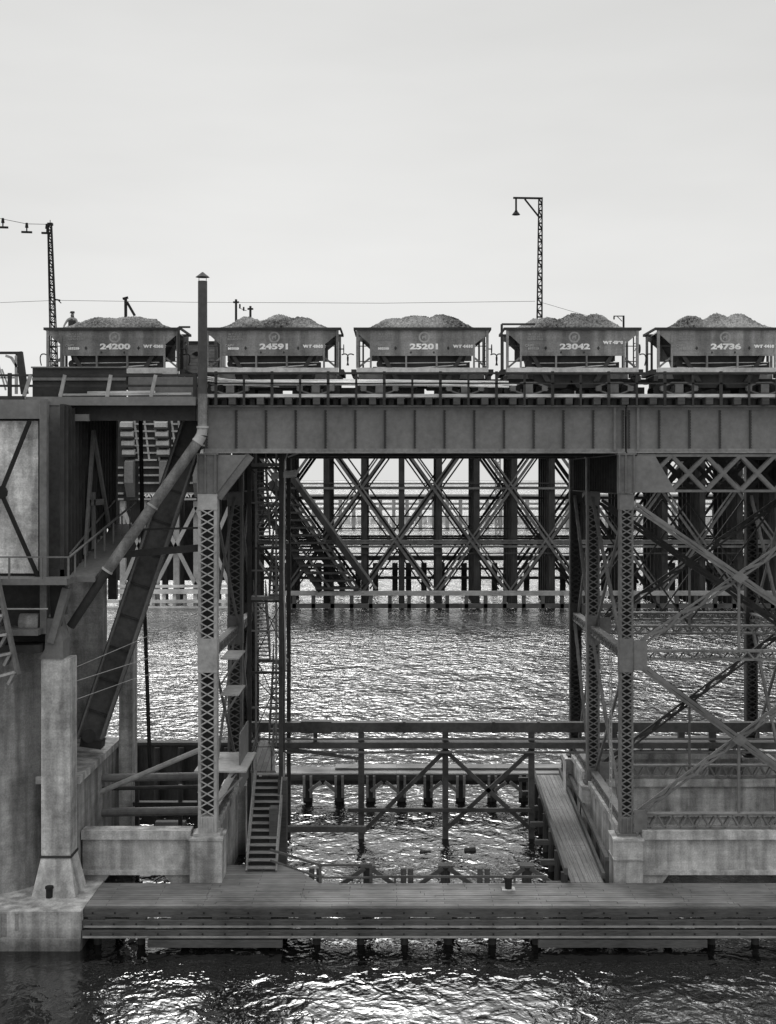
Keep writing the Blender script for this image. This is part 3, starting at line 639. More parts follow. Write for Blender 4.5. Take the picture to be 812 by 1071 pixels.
# ------------------------------------------------------------------ ore cars
CY = 3.6; CN = CY-1.45      # near face of car
def build_car(x0):
    s = F/(CN+D); u = 1/s
    L = 144*u; rimz = Z_(343, CN); z_ = lambda py: Z_(py, CN); xx = lambda q: x0+q*u
    loc = (x0+L/2, CY, 24.66)
    c = thing('ore_car', '', 'ore car', loc, 'loaded ore cars on the viaduct')
    far = CY+1.45
    poly = [(xx(3), z_(345)), (xx(141), z_(345)), (xx(141), z_(350)), (xx(138), z_(351)), (xx(127), z_(360)), (xx(127), z_(372)), (xx(17), z_(372)), (xx(17), z_(360)), (xx(7), z_(351)), (xx(3), z_(350))]
    eb = MB()
    for zz_ in (25.95, 26.3, 26.65, 27.0, 27.35): eb.cyl((xx(138),CN+.06,zz_),(xx(138),CN+.5,zz_),.02,k=6)
    eb.box(xx(137.4),xx(138.6),CN+.5,CN+.55,25.8,27.7); part('end_ladder', eb, 'dark', c)
    part('brake_wheel', MB().cyl((xx(145.5),CN+.9,27.15),(xx(146.2),CN+.9,27.15),.24,.24,16).cyl((xx(141),CN+.9,27.15),(xx(145.4),CN+.9,27.15),.03,k=6), 'dark', c)
    for (ya, yb_) in ((CN, CN+.06), (far-.06, far)): part('side_sheet', MB().prism(poly, ya, yb_), 'car', c)
    part('top_rim', MB().box(xx(0), xx(144), CN-.1, CN+.08, z_(345.2), z_(342.6)).box(xx(0), xx(144), far-.08, far+.1, z_(345.2), z_(342.6)).box(xx(0), xx(1.5), CN+.09, far-.09, z_(345), z_(342.6)).box(xx(142.5), xx(144), CN+.09, far-.09, z_(345), z_(342.6)), 'dark', c)
    part('end_slope', MB().prism([(xx(17),z_(351)),(xx(20),z_(351)),(xx(50),z_(399)),(xx(44),z_(399))], CN+.07, far-.07), 'dark', c)
    part('end_slope', MB().prism([(xx(124),z_(351)),(xx(127),z_(351)),(xx(100),z_(399)),(xx(94),z_(399))], CN+.07, far-.07), 'dark', c)
    part('hopper', MB().prism([(xx(25),z_(368)),(xx(119),z_(368)),(xx(110),z_(400)),(xx(104),z_(405)),(xx(78),z_(405)),(xx(72),z_(397)),(xx(66),z_(405)),(xx(40),z_(405)),(xx(34),z_(400))], CN+.35, far-.35), 'dark', c)
    part('centre_sill', MB().box(xx(1), xx(143), CY-.25, CY+.25, 25.2, 25.68), 'dark', c)
    for q in (2, 142): part('bolster', MB().box(xx(q)-.1, xx(q)+.1, CN+.1, far-.1, 25.5, 25.75), 'dark', c)
    part('side_sill', MB().box(xx(3), xx(141), CN-.06, CN+.12, z_(390.5), z_(384.5)), 'carsill', c)
    part('side_sill', MB().box(xx(3), xx(141), far-.12, far+.06, z_(391.5), z_(386)), 'carsill', c)
    for q in (4, 140): part('corner_post', MB().box(xx(q-1.3), xx(q+1.3), CN-.05, CN+.1, z_(384.4), z_(345.3)), 'car', c); part('corner_post', MB().box(xx(q-1.2), xx(q+1.2), far-.1, far+.05, z_(386), z_(345.3)), 'car', c)
    for q in (18, 126): part('end_post', MB().box(xx(q-1), xx(q+1), CN-.04, CN+.08, z_(386), z_(350)), 'car', c)
    for q in (8.5, 135): part('inner_post', MB().box(xx(q-.9), xx(q+.9), far-.3, far-.1, z_(386), z_(350)), 'dark', c)
    for q in (55, 87): part('side_stake', MB().box(xx(q-.9), xx(q+.9), CN+.0, CN+.14, z_(386), z_(372)), 'car', c)
    for py in (362, 378): 
        for qa, qb_ in ((4,18),(126,140)): part('grab_bar', MB().cyl((xx(qa),CN-.02,z_(py)),(xx(qb_),CN-.02,z_(py)),.022,k=6), 'dark', c)
    part('diagonal_rod', MB().beam((xx(5),CN+.2,z_(384)),(xx(17),CN+.2,z_(374)),.09).beam((xx(139),CN+.2,z_(384)),(xx(127),CN+.2,z_(374)),.09), 'car', c)
    part('brake_rod', MB().cyl((xx(24),CN+.15,z_(384)),(xx(76),CN+.2,z_(385)),.03,k=6).cyl((xx(60),CN+.15,z_(385)),(xx(118),CN+.15,z_(381)),.03,k=6).cyl((xx(30),CN+.18,z_(379.5)),(xx(120),CN+.18,z_(378.5)),.02,k=6), 'carsill', c)
    part('brake_gear', MB().cyl((xx(28),CN+.3,z_(380)),(xx(28),CN+.9,z_(380)),.2,.2,12).box(xx(20),xx(34),CN+.3,CN+.7,z_(387),z_(383)).box(xx(112),xx(122),CN+.3,CN+.8,z_(387),z_(378)), 'dark', c)
    for q, sg in ((0, -1), (144, 1)):
        part('coupler', MB().beam((xx(q),CY,25.55),(xx(q)+sg*.32,CY,25.55),.25,.25,(0,0,1)), 'dark', c)
        hs = MB(); p0 = Vector((xx(q),CN+.5,z_(370))); pr_ = p0
        for k in range(1, 7):
            a = k/6; pn = Vector((xx(q)+sg*.3*math.sin(a*2.2)*1.1, CN+.5, z_(370)+.12*math.sin(a*3)-.55*a*a)); hs.cyl(pr_, pn, .03, k=6); pr_ = pn
        part('air_hose', hs, 'black', c)
        part('end_sill', MB().box(xx(q)-.12, xx(q)+.12, CN+.1, far-.1, z_(391), z_(386)), 'dark', c)
    for q, py in ((44,364),(99,364),(60,368.5),(84,368.5)):
        cx, cz = xx(q), z_(py); r = .1 if py < 366 else .07; part('diamond_plate', MB().prism([(cx-r*.7,cz),(cx,cz+r),(cx+r*.7,cz),(cx,cz-r)], CN-.02, CN-.001), 'dark', c)
    # trucks
    for q in (27, 117):
        tr = MB(); cx = xx(q); yy = CN+.32
        tr.beam((cx-.95,yy,25.18),(cx-.35,yy,25.42),.08,.14).beam((cx-.35,yy,25.42),(cx+.35,yy,25.42),.08,.14).beam((cx+.35,yy,25.42),(cx+.95,yy,25.18),.08,.14)
        tr.beam((cx-.95,yy,25.1),(cx-.3,yy,24.88),.07,.14).beam((cx-.3,yy,24.88),(cx+.3,yy,24.88),.07,.14).beam((cx+.3,yy,24.88),(cx+.95,yy,25.1),.07,.14)
        tr.box(cx-.2, cx+.2, yy-.1, yy+.1, 24.92, 25.4).box(cx-.2, cx+.2, yy, far-.3, 25.0, 25.3)
        for sg in (-.78,.78): tr.box(cx+sg-.13, cx+sg+.13, yy-.12, yy+.1, 25.0, 25.26)
        to = part('truck', tr, 'steel', c)
        for sg in (-.78,.78):
            for yw in (CY-.75, CY+.75): part('wheel', MB().cyl((cx+sg,yw-.06,25.07),(cx+sg,yw+.06,25.07),.41,.41,20).cyl((cx+sg,yw-.1,25.07),(cx+sg,yw-.06,25.07),.14,.14,10), 'dark', to)
    return c, L
heaps = [[(.38,.28,.62),(.62,.3,.75),(.8,.1,.5)], [(.28,.2,.62),(.55,.27,.85),(.72,.2,.7)], [(.25,.2,.62),(.47,.26,.85),(.66,.26,.85)], [(.3,.25,.6),(.55,.27,.95),(.7,.24,.9)], [(.28,.2,.75),(.5,.2,.9),(.67,.2,1.0)]]
def load(c, x0, L, k):
    nx, ny = 140, 46; v = []; y0, y1 = CN+.1, CY+1.35; rim = Z_(343, CN)-.12; hp = heaps[k]
    for j in range(ny+1):
        for i in range(nx+1):
            a = i/nx; b_ = j/ny; x = x0+.35+(L-.7)*a; y = y0+(y1-y0)*b_
            env = min(1, max(0,a)/.2)**.75*min(1, max(0,1-a)/.2)**.75; side = math.sin(math.pi*min(1,max(0,b_)))**.6
            bumps = max(math.exp(-((a-p)/(wd*.62))**2)*h for p, wd, h in hp)
            z = rim+.06*min(1,env*8)+.74*(.5*env+.62*bumps*env)*side*1.12
            n = noise.noise(Vector((x*1.4+k*9,y*1.4,0)))*.09+noise.noise(Vector((x*4+k*5,y*4,3)))*.05+noise.noise(Vector((x*11,y*11,k)))*.05
            v.append((x, y+random.uniform(-.02,.02), z+(n+random.uniform(-.035,.035))*min(1, env*side*2)))
    f = []; W_ = nx+1
    for j in range(ny):
        for i in range(nx): q = j*W_+i; f.append((q, q+1, q+W_+1, q+W_))
    mb = MB(); mb.v = v; mb.f = f
    part('ore_load', mb, 'ore', c, sm=False)
def emblem(c, cx, cz, m):
    e = MB(); n = 28
    def ring(r0, r1, y):
        b = len(e.v)
        for r in (r0, r1):
            for i in range(n): t = 2*math.pi*i/n; e.v.append((cx+r*math.cos(t), y, cz+r*math.sin(t)))
        for i in range(n): j = (i+1) % n; e.f.append((b+i, b+j, b+n+j, b+n+i))
    ring(.195, .28, CN-.012)
    e.prism([(cx-.11,cz-.1),(cx-.07,cz-.1),(cx-.06,cz-.02),(cx+.04,cz-.02),(cx+.05,cz-.1),(cx+.09,cz-.1),(cx+.09,cz+.06),(cx+.12,cz+.1),(cx+.06,cz+.12),(cx+.02,cz+.06),(cx-.11,cz+.04)], CN-.014, CN-.002)
    part('emblem', e, m, c)
def markings(c, x0, num, wt, faded=False, wy=363.5):
    u = (CN+D)/F; xx = lambda q: x0+q*u; z_ = lambda py: Z_(py, CN); m = 'wgrey' if faded else 'white'
    part('car_number', text(num, .37, xx(74.5), CN-.012, z_(365), 1.6, .018), 'white', c)
    part('weight_marking', text(wt, .19, xx(116), CN-.012, z_(wy), 1.3, .015), 'white', c)
    part('capacity_marking', text('CAPY', .15, xx(27), CN-.012, z_(362.4), 1.2, .008), 'wgrey', c)
    part('capacity_marking', text('100000', .14, xx(31), CN-.012, z_(365.5), 1.3, .014), m, c)
    for r, ln in enumerate(('BLT 11-25','NEW WT','REPACKED')): part('small_stencil', text(ln, .13, xx(33), CN-.012, z_(350.5+r*2.6), 1.2, .003), 'wgrey', c)
    emblem(c, xx(74), z_(352.6), m if faded else 'wgrey')
x1_ = X_(48, CN)
car, L = build_car(x1_)
nums = ['24200','24591','25201','23042','24736']; wts = ['WT 43600','WT 43600','WT 44100','WT 43900','WT 44100']
pxs = [46, 213, 370, 527, 685]
cars = []
tmpl = [ch for ch in car.children]
for k, px in enumerate(pxs):
    if k == 0: c = car; c.location.x += X_(px,CN)-x1_
    else:
        c = car.copy(); C.objects.link(c)
        c.location = (X_(px,CN)+L/2, CY, 24.66)
        for ch in tmpl:
            d_ = ch.copy(); C.objects.link(d_); d_.parent = c
            for g_ in ch.children: e_ = g_.copy(); C.objects.link(e_); e_.parent = d_
    c['_o'] = tuple(c.location); cars.append(c)
    c['label'] = 'grey hopper ore car numbered %s heaped with ore'%nums[k]
for k, c in enumerate(cars):
    x0 = X_(pxs[k],CN); load(c, x0, L, k); markings(c, x0, nums[k], wts[k], k >= 3, 359.5 if k == 3 else 363.5)
# high brackets at the brake end of two cars
for k, px in enumerate((525, 187)):
    y = CN-.05
    solo('clearance_bracket', MB().beam(W(px,388,y), W(px,339 if k==0 else 342,y), .11).beam(W(px,339 if k==0 else 342,y), W(px+(35 if k==0 else 12),339 if k==0 else 342,y), .09), 'dark', ['tall dark angle bracket rising at the left end of car 23042','dark angle bracket between car 24200 and the sheathed hut'][k], 'bracket')
# sheathed hut between the first two cars
ht = thing('sheathed_hut', 'small clapboard sheathed hut standing between the two left ore cars', 'hut', (X_(205,6.3),6.3,24.5))
hx0, hx1 = X_(190,5.6), X_(232,5.6)
bd = MB(); z = 24.5
while z < 27.7: bd.box(hx0, hx1, 5.5, 5.56, z, z+.17); z += .185
bd.box(hx0+.02, hx1-.02, 5.57, 7.3, 24.5, 27.68); part('walls', bd, 'woodm', ht)
part('roof', MB().box(hx0-.1, hx1+.1, 5.4, 7.45, 27.7, 27.8), 'dark', ht)
part('corner_board', MB().box(hx0-.06, hx0, 5.48, 5.6, 24.5, 27.68), 'dark', ht)
part('vent', MB().prism([(hx0+.55,27.15),(hx0+.8,27.28),(hx0+1.05,27.15),(hx0+.8,27.02)], 5.46, 5.495), 'black', ht)

# ------------------------------------------------------------------ poles, lamps, wires
def lattice_pole(root, p, q, w0, w1):
    m = MB(); p = Vector(p); q = Vector(q); L_ = (q-p).length; k = int(L_/.32)
    for sx_ in (-1,1):
        for sy in (-1,1): m.beam(p+Vector((sx_*w0/2,sy*w0/2,0)), q+Vector((sx_*w1/2,sy*w1/2,0)), .05)
    for i in range(k):
        a, b_ = i/k, (i+1)/k; A = p.lerp(q,a); B = p.lerp(q,b_); wa = w0+(w1-w0)*a; wb_ = w0+(w1-w0)*b_; s_ = 1 if i % 2 else -1
        for sy in (-1,1):
            m.beam(A+Vector((-s_*wa/2,sy*wa/2,0)), B+Vector((s_*wb_/2,sy*wb_/2,0)), .035, .02)
            m.beam(A+Vector((-wa/2,sy*wa/2,0)), A+Vector((wa/2,sy*wa/2,0)), .05, .02)
    return part('lattice_mast', m, 'black', root)
lp = thing('lamp_post', 'tall lattice lamp post with bracket arm and hanging lamp behind car 23042', 'lamp post', tuple(W(564,400,6)))
lattice_pole(lp, W(564,410,6), W(565.5,207,6), .3, .17)
part('arm', MB().beam(W(537,206.8,6), W(568,207.3,6), .09, .1), 'black', lp)
part('arm_brace', MB().beam(W(549,208,6), W(565,228,6), .08), 'black', lp)
part('lamp_hook', MB().beam(W(553,214,6), W(550,208,6), .04), 'black', lp); part('lamp_stem', MB().cyl(W(540,207,6), W(540,220,6), .05, .05, 8), 'black', lp)
part('lamp_shade', MB().cyl(W(540,220,6), W(540,222,6), .07, .1, 12).cyl(W(540,222,6), W(540,224.5,6), .13, .22, 14), 'black', lp)
p2 = thing('utility_pole', 'tall tapering lattice pole carrying wire insulators above car 24200', 'utility pole', tuple(W(57,400,5.6)))
lattice_pole(p2, W(57.5,408,5.6), W(52,234,5.6), .33, .17)
part('cap', MB().box(W(50,0,5.6).x, W(55,0,5.6).x, 5.5, 5.75, W(0,235.5,5.6).z, W(0,233,5.6).z).cyl(W(52.5,234,5.6), W(52.5,230,5.6), .02), 'black', p2)
part('side_insulator', MB().beam(W(57,313,5.6), W(63,314,5.6), .07).beam(W(60,313,5.6), W(64,317,5.6), .05), 'black', p2)
for k, (px, py) in enumerate(((3,229),(28,234),(49,235))):
    i_ = thing('wire_hanger', ['crossbar wire hanger at the left edge of the sky','middle crossbar wire hanger left of the tapering pole','crossbar wire hanger against the top of the tapering pole'][k], 'wire hanger', tuple(W(px,py+9,5.6)), 'crossbar hangers on the trolley wire')
    part('insulator', MB().cyl(W(px,py-1,5.6), W(px,py+4,5.6), .06, .09, 10), 'black', i_)
    part('stem', MB().cyl(W(px,py+3.5,5.6), W(px,py+8,5.6), .035), 'black', i_)
    part('crossbar', MB().beam(W(px-5.5,py+8.5,5.6), W(px+5.5,py+8.8,5.6), .1), 'black', i_)
def wire(pts, lab, r=.012, name='overhead_wire', m='dark', grp=None):
    mb = MB()
    for a, b_ in zip(pts, pts[1:]): mb.cyl(a, b_, r, k=5)
    return solo(name, mb, m, lab, 'wire', grp)
wire([W(-30,221,5.6), W(3,229,5.6), W(28,234,5.6), W(52,234.5,5.6)], 'trolley wire linking the crossbar hangers to the tapering pole', .014)
wire([W(-40,318,8), W(60,314,8), W(200,316,8), W(400,317,8), W(560,315,8)], 'thin level wire crossing the sky above the ore cars', .011)
wire([W(566,316,8), W(600,326,8), W(640,337,8)], 'thin wire sloping down from the lamp post towards the right', .01)
sg_ = thing('signal_arm', 'small dark signal post with an angled stay behind the ore heap of car 24200', 'signal', tuple(W(134,390,9)))
part('post', MB().beam(W(132,395,9), W(131.5,312,9), .14), 'black', sg_)
part('stay', MB().beam(W(133,316,9), W(141,330,9), .13), 'black', sg_)
part('head', MB().beam(W(128.5,312.5,9), W(134,311,9), .12), 'black', sg_)
for k, (px, py) in enumerate(((247,313),(262,320))):
    q = thing('distant_pole', ['taller of two small distant poles above car 24591','shorter of two small distant poles above car 24591'][k], 'utility pole', tuple(W(px,495,60)), 'small distant poles behind the cars')
    part('mast', MB().cyl(W(px,500,60), W(px,py,60), .13, .11, 8), 'black', q)
    part('crossarm', MB().beam(W(px-3,py+3,60), W(px+3,py+3,60), .16), 'black', q)
    if k == 1: part('insulator', MB().beam(W(250,322,60), W(258,325,60), .05).beam(W(251,318,60), W(251,322,60), .14).beam(W(255,321,60), W(255,325,60), .14), 'black', q)
q = thing('distant_lamp_bracket', 'small distant lamp bracket rising behind the ore heap of car 23042', 'lamp post', tuple(W(652,495,40)))
part('mast', MB().cyl(W(652.5,500,40), W(652.5,330,40), .08, .08, 8), 'black', q)
part('arm', MB().beam(W(642,330.5,40), W(653,330.5,40), .07).beam(W(646,331,40), W(651,336,40), .05).beam(W(642.5,331,40), W(642.5,334,40), .1), 'black', q)

# ------------------------------------------------------------------ person on car 24200
def person():
    p0 = W(75, 343, CY-.6); base = p0+Vector((0,0,-1.0))
    V = [(0,0,.85),(0,0,1.05),(.02,-.02,1.3),(.04,-.04,1.45),(.05,-.06,1.53),(.06,-.07,1.62),(.06,-.08,1.74)]
    Rr = [.15,.14,.17,.13,.06,.085,.09]; E_ = [(0,1),(1,2),(2,3),(3,4),(4,5),(5,6)]
    def chain(st_, pts, rs):
        pv = st_
        for p, r in zip(pts, rs): V.append(p); Rr.append(r); E_.append((pv, len(V)-1)); pv = len(V)-1
    chain(3, [(-.18,-.04,1.42),(-.33,-.1,1.15),(-.38,-.22,.9),(-.39,-.26,.82)], [.07,.05,.042,.045])
    chain(3, [(.24,-.04,1.42),(.3,-.05,1.15),(.22,-.2,.95),(.18,-.25,.9)], [.07,.05,.042,.045])
    chain(0, [(-.1,0,.8),(-.12,-.08,.42),(-.12,.02,.06),(-.12,-.12,.03)], [.11,.075,.055,.05])
    chain(0, [(.1,0,.8),(.14,-.1,.42),(.13,0,.06),(.13,-.14,.03)], [.11,.075,.055,.05])
    me = bpy.data.meshes.new('p'); me.from_pydata(V, E_, []); ob = bpy.data.objects.new('p', me); C.objects.link(ob)
    sk = ob.modifiers.new('s', 'SKIN'); me.skin_vertices[0].data[0].use_root = True
    for i, r in enumerate(Rr): me.skin_vertices[0].data[i].radius = (r, r)
    ob.modifiers.new('d', 'SUBSURF').levels = 2; bpy.context.view_layer.update()
    m2 = bpy.data.meshes.new_from_object(ob.evaluated_get(bpy.context.evaluated_depsgraph_get()))
    vs_ = [tuple(base+v.co) for v in m2.vertices]; fc = [tuple(p.vertices) for p in m2.polygons]
    bpy.data.objects.remove(ob)
    pe = thing('person', 'workman in a dark vest standing on the left end of car 24200', 'person', tuple(base))
    mb = MB(); mb.v = vs_; mb.f = fc; part('body', mb, 'skin', pe, sm=True)
    part('cap', MB().cyl(base+Vector((.06,-.08,1.73)), base+Vector((.06,-.08,1.82)), .115, .1, 14).cyl(base+Vector((.06,-.14,1.73)), base+Vector((.06,-.14,1.75)), .13, .12, 14), 'cloth', pe)
    part('vest', MB().cyl(base+Vector((0,0,.86)), base+Vector((.0,0,1.06)), .185, .175, 16).cyl(base+Vector((0,0,1.06)), base+Vector((.03,-.03,1.36)), .175, .19, 16).cyl(base+Vector((.03,-.03,1.36)), base+Vector((.04,-.04,1.47)), .19, .1, 16), 'cloth', pe)
    part('trousers', MB().cyl(base+Vector((-.1,0,.88)), base+Vector((-.12,-.08,.42)), .14, .1, 12).cyl(base+Vector((-.12,-.08,.42)), base+Vector((-.12,.02,.1)), .1, .085, 12).cyl(base+Vector((.1,0,.88)), base+Vector((.14,-.1,.42)), .14, .1, 12).cyl(base+Vector((.14,-.1,.42)), base+Vector((.13,0,.1)), .1, .085, 12), 'cloth', pe)
person()

# ------------------------------------------------------------------ lower stair and stair tower
def stair(root, x0, x1, ya, za, yb_, zb_, m='wood', rail=True, step=.235):
    n = max(3, round(abs(zb_-za)/step)); 
    for x in (x0, x1): part('stringer', MB().beam((x,ya,za),(x,yb_,zb_), .28, .07, (1,0,0)), m, root)
    for i in range(n):
        f = (i+.5)/n; y = ya+(yb_-ya)*f; z = za+(zb_-za)*f
        part('tread', MB().box(min(x0,x1)+.04, max(x0,x1)-.04, y-.16, y+.14, z, z+.06), m, root)
    if rail:
        for x in (x0, x1):
            part('handrail', MB().beam((x,ya,za+.95),(x,yb_,zb_+.95), .06), m, root)
            for f in (0.02, .5, .98):
                y = ya+(yb_-ya)*f; z = za+(zb_-za)*f; part('rail_post', MB().box(x-.03, x+.03, y-.03, y+.03, z, z+.93), m, root)
def soffit(root, x0, x1, ya, za, yb_, zb_, m): part('soffit', MB().quad8([(x0,ya+.1,za-.32),(x0,yb_,zb_-.32),(x1,yb_,zb_-.32),(x1,ya+.1,za-.32),(x0,ya+.1,za-.28),(x0,yb_,zb_-.28),(x1,yb_,zb_-.28),(x1,ya+.1,za-.28)]), m, root)
ls = thing('wooden_stair', 'steep open timber stair rising from the wharf to the plank ramp', 'stair', (-6.6,1,DZ))
stair(ls, X_(258,.8), X_(289,.8), .8, DZ, 5.0, 5.6, 'woodm', True, .27)
soffit(ls, X_(258,.8)+.04, X_(289,.8)-.04, 1.2, DZ+.38, 5.0, 5.6, 'woodd')
rm = thing('plank_ramp', 'short railed plank ramp joining the wooden stair to the stair tower', 'ramp', (-6.6,7,5.5))
part('floor', MB().quad8([(X_(262,5),5.05,5.5),(X_(271,10),10,6.0),(X_(287,10),10,6.0),(X_(288,5),5.05,5.5),(X_(262,5),5.05,5.6),(X_(271,10),10,6.1),(X_(287,10),10,6.1),(X_(288,5),5.05,5.6)]), 'decky', rm)
for px, px2 in ((264,271),(284,287)):
    part('handrail', MB().beam((X_(px,5),5.05,6.6),(X_(px2,10),10,7.1),.07).beam((X_(px,5),5.05,6.1),(X_(px2,10),10,6.6),.05), 'wood', rm)
    for f in (0,.5,1): part('rail_post', MB().box(X_(px,5)+(X_(px2,10)-X_(px,5))*f-.03, X_(px,5)+(X_(px2,10)-X_(px,5))*f+.03, 5.1+4.8*f, 5.16+4.8*f, 5.6+.5*f, 6.6+.5*f), 'wood', rm)
tw = thing('stair_tower', 'slender open steel stair tower zigzagging up to the viaduct deck', 'stair tower', (-7,10,1))
ax0, ax1 = X_(261,9), X_(296,9); ym0, ym1 = 9.0, 12.8
for x in (ax0, ax1):
    for y in (ym0, ym1): part('post', MB().box(x-.11, x+.11, y-.11, y+.11, 0, 22.6), 'dark', tw)
xm = (ax0+ax1)/2; zz = [6.1, 10.2, 14.1, 17.0, 21.4]
for i in range(4):
    up = i % 2 == 0; xa, xb = (xm+.1, ax1-.15) if up else (ax0+.15, xm-.1)
    ya, yb_ = (9.6, 12.2) if up else (12.2, 9.6)
    stair(tw, xa, xb, ya, zz[i], yb_, zz[i+1], 'steel', True, .25)
    yl0, yl1 = (12.2, 12.9) if up else (8.9, 9.6)
    part('landing', MB().box(ax0, ax1, yl0, yl1, zz[i+1]-.06, zz[i+1]+.12), 'steel', tw)
for za, zb_ in ((2,6.1),(6.1,10.2),(10.2,14.1),(14.1,17),(17,21.4)):
    part('cross_rod', MB().beam((ax0,ym0,za),(ax1,ym0,zb_),.05), 'dark', tw)
    part('cross_bar', MB().box(ax0, ax1, ym0-.06, ym0+.06, zb_-.2, zb_-.08), 'dark', tw)
    part('cross_rod', MB().beam((ax1,ym1,za),(ax0,ym1,zb_),.05), 'dark', tw)
for px in (268, 289): part('thin_post', MB().box(X_(px,9)-.05, X_(px,9)+.05, ym0-.05, ym0+.05, 6, 22.4), 'steel', tw)
for za in (8.1, 12.3, 15.6, 19.3):
    part('cross_bar', MB().box(ax0, ax1, ym0-.04, ym0+.04, za, za+.09), 'steel', tw); part('cross_rod', MB().beam((ax0,ym0,za+2),(ax1,ym0,za),.045), 'dark', tw)
part('front_post', MB().box(X_(294,4)-.1, X_(294,4)+.1, 3.9, 4.1, 3.2, 24), 'dark', tw)
solo('curled_pipe', MB().cyl(W(301,474,3.9),W(298,482,3.9),.04).cyl(W(298,482,3.9),W(297,600,3.9),.045).cyl(W(297,600,3.9),W(299,700,3.9),.04).cyl(W(312,474,3.9),W(301,478,3.9),.04), 'lsteel', 'thin pale conduit running down the front of the stair tower', 'pipe')
solo('pipe_stub', MB().cyl(W(284,498,9), W(310,495,9), .2, .2, 12), 'lsteel', 'short pale pipe stub near the top of the stair tower', 'pipe')
ps = thing('square_post', 'pair of square weathered posts right of the wooden stair', 'post', (-5.8,3,0))
part('post', MB().box(X_(282,2.4), X_(291,2.4), 2.2, 2.9, -1, 4.4), 'wood', ps); part('post', MB().box(X_(291,4), X_(300,4), 3.8, 4.6, -1, 5.4), 'wood', ps)

# ------------------------------------------------------------------ pipe bridge
YB = 12.5
pb = thing('pipe_bridge', 'long dark pipe bridge on tall cross braced posts crossing between the towers', 'pipe bridge', (0,YB,0))
xa, xb = X_(262,YB), XF+6
part('main_pipe', MB().box(xa, xb, YB-.3, YB+.2, Z_(765,YB), Z_(755,YB)), 'mid', pb)
part('walk_beam', MB().box(xa, xb, YB-.55, YB+.5, Z_(781,YB), Z_(775,YB)), 'mid', pb)
part('upper_rail', MB().box(xa, xb, YB-.6, YB-.52, Z_(772,YB), Z_(770,YB)), 'steel', pb)
part('service_pipe', MB().cyl((xa,YB-.5,Z_(785,YB)),(xb,YB-.5,Z_(785,YB)),.07), 'steel', pb)
part('sleeve', MB().box(X_(315,YB), X_(347,YB), YB-.38, YB+.26, Z_(766,YB), Z_(753.5,YB)), 'mid', pb)
k = 0
for px in (423, 516, 563): part('collar', MB().box(X_(px,YB)-.08, X_(px,YB)+.08, YB-.36, YB+.24, Z_(766,YB), Z_(754,YB)), 'mid', pb)
pst = [378, 466, 556]
for px in pst+[655, 745, 835]:
    x = X_(px, YB); part('post', MB().box(x-.17, x+.17, YB-.15, YB+.15, -1.5, Z_(765,YB)-.01), 'mid', pb)
part('hanger', MB().box(X_(328,YB), X_(332,YB), YB-.1, YB+.1, Z_(775,YB), Z_(765,YB)), 'mid', pb)
for (a, b_) in (((466,785),(378,872)), ((466,785),(556,868)), ((556,785),(466,868))):
    part('brace', MB().beam(W(a[0],a[1],YB-.2), W(b_[0],b_[1],YB-.2), .24, .1), 'mid', pb)
part('low_beam', MB().box(X_(364,YB), X_(556,YB), YB-.36, YB-.2, Z_(848,YB), Z_(844,YB)), 'wood', pb)
part('rail', MB().beam(W(298,783,YB-.6), W(378,794,YB-.6), .16), 'mid', pb)
solo('cross_timber', MB().beam(W(300,867,7), W(382,867,9), .3, .3), 'wood', 'pale horizontal timber just above the water right of the stair', 'timber')
# ------------------------------------------------------------------ back wharf
YK = 20.8
bk = thing('timber_wharf', 'far inner timber wharf on knee braced piles crossing the open channel', 'wharf', (0,YK+1,0))
zk = DZ+.05
part('deck', MB().box(X_(262,YK), XR+1, YK, YK+2.0, zk-.1, zk), 'deckx', bk)
part('deck_step', MB().box(X_(350,YK), XR+1, YK+.9, YK+2.1, zk+.005, zk+.14), 'deckx', bk)
part('edge_beam', MB().box(X_(262,YK), XR+1, YK-.15, YK-.01, zk-.42, zk-.02), 'wood', bk)
part('cap_beam', MB().box(X_(262,YK), XR+1, YK+.1, YK+.5, zk-.75, zk-.45), 'woodd', bk)
for px in (322, 355, 388, 420, 448, 482, 515, 548):
    x = X_(px, YK)
    part('pile', MB().cyl((x,YK+.2,-2),(x,YK+.2,zk-.75),.34,.3,10), 'woodd', bk)
    part('upright', MB().box(x-.3, x-.14, YK-.3, YK-.16, .3, zk-.1).box(x+.14, x+.3, YK-.3, YK-.16, .3, zk-.1), 'woodm', bk)
for px in (338, 402, 464, 531):
    for sg in (-1, 1):
        part('knee_brace', MB().beam((X_(px+sg*2,YK),YK-.4,zk-.45),(X_(px+sg*14,YK),YK-.4,.75),.2,.12), 'woodm', bk)
bh = thing('timber_bulkhead', 'dark timber bulkhead closing the water behind the left tower', 'bulkhead', (-14,YK,0))
part('wall', MB().box(-20, X_(262,YK)-.05, YK, YK+.5, -2, 3.6), 'woodd', bh)
part('cap', MB().box(-20, X_(262,YK)-.05, YK-.12, YK+.6, 3.6, 3.78), 'wood', bh)
for px in (140,165,190,214,238): part('pile', MB().cyl((X_(px,YK),YK-.25,-2),(X_(px,YK),YK-.25,3.5),.2), 'woodd', bh)
bh = thing('timber_bulkhead', 'dark timber bulkhead with posts behind the right tower footing', 'bulkhead', (17,YK,0))
part('wall', MB().box(XR+1.1, 30, YK, YK+.5, -2, 3.9), 'woodd', bh)
part('cap', MB().box(XR+1.1, 30, YK-.12, YK+.6, 3.9, 4.08), 'wood', bh)
for px in (642,672,712,745,790): part('post', MB().box(X_(px,YK)-.2, X_(px,YK)+.2, YK-.35, YK-.01, -2, 4.6), 'woodd', bh)
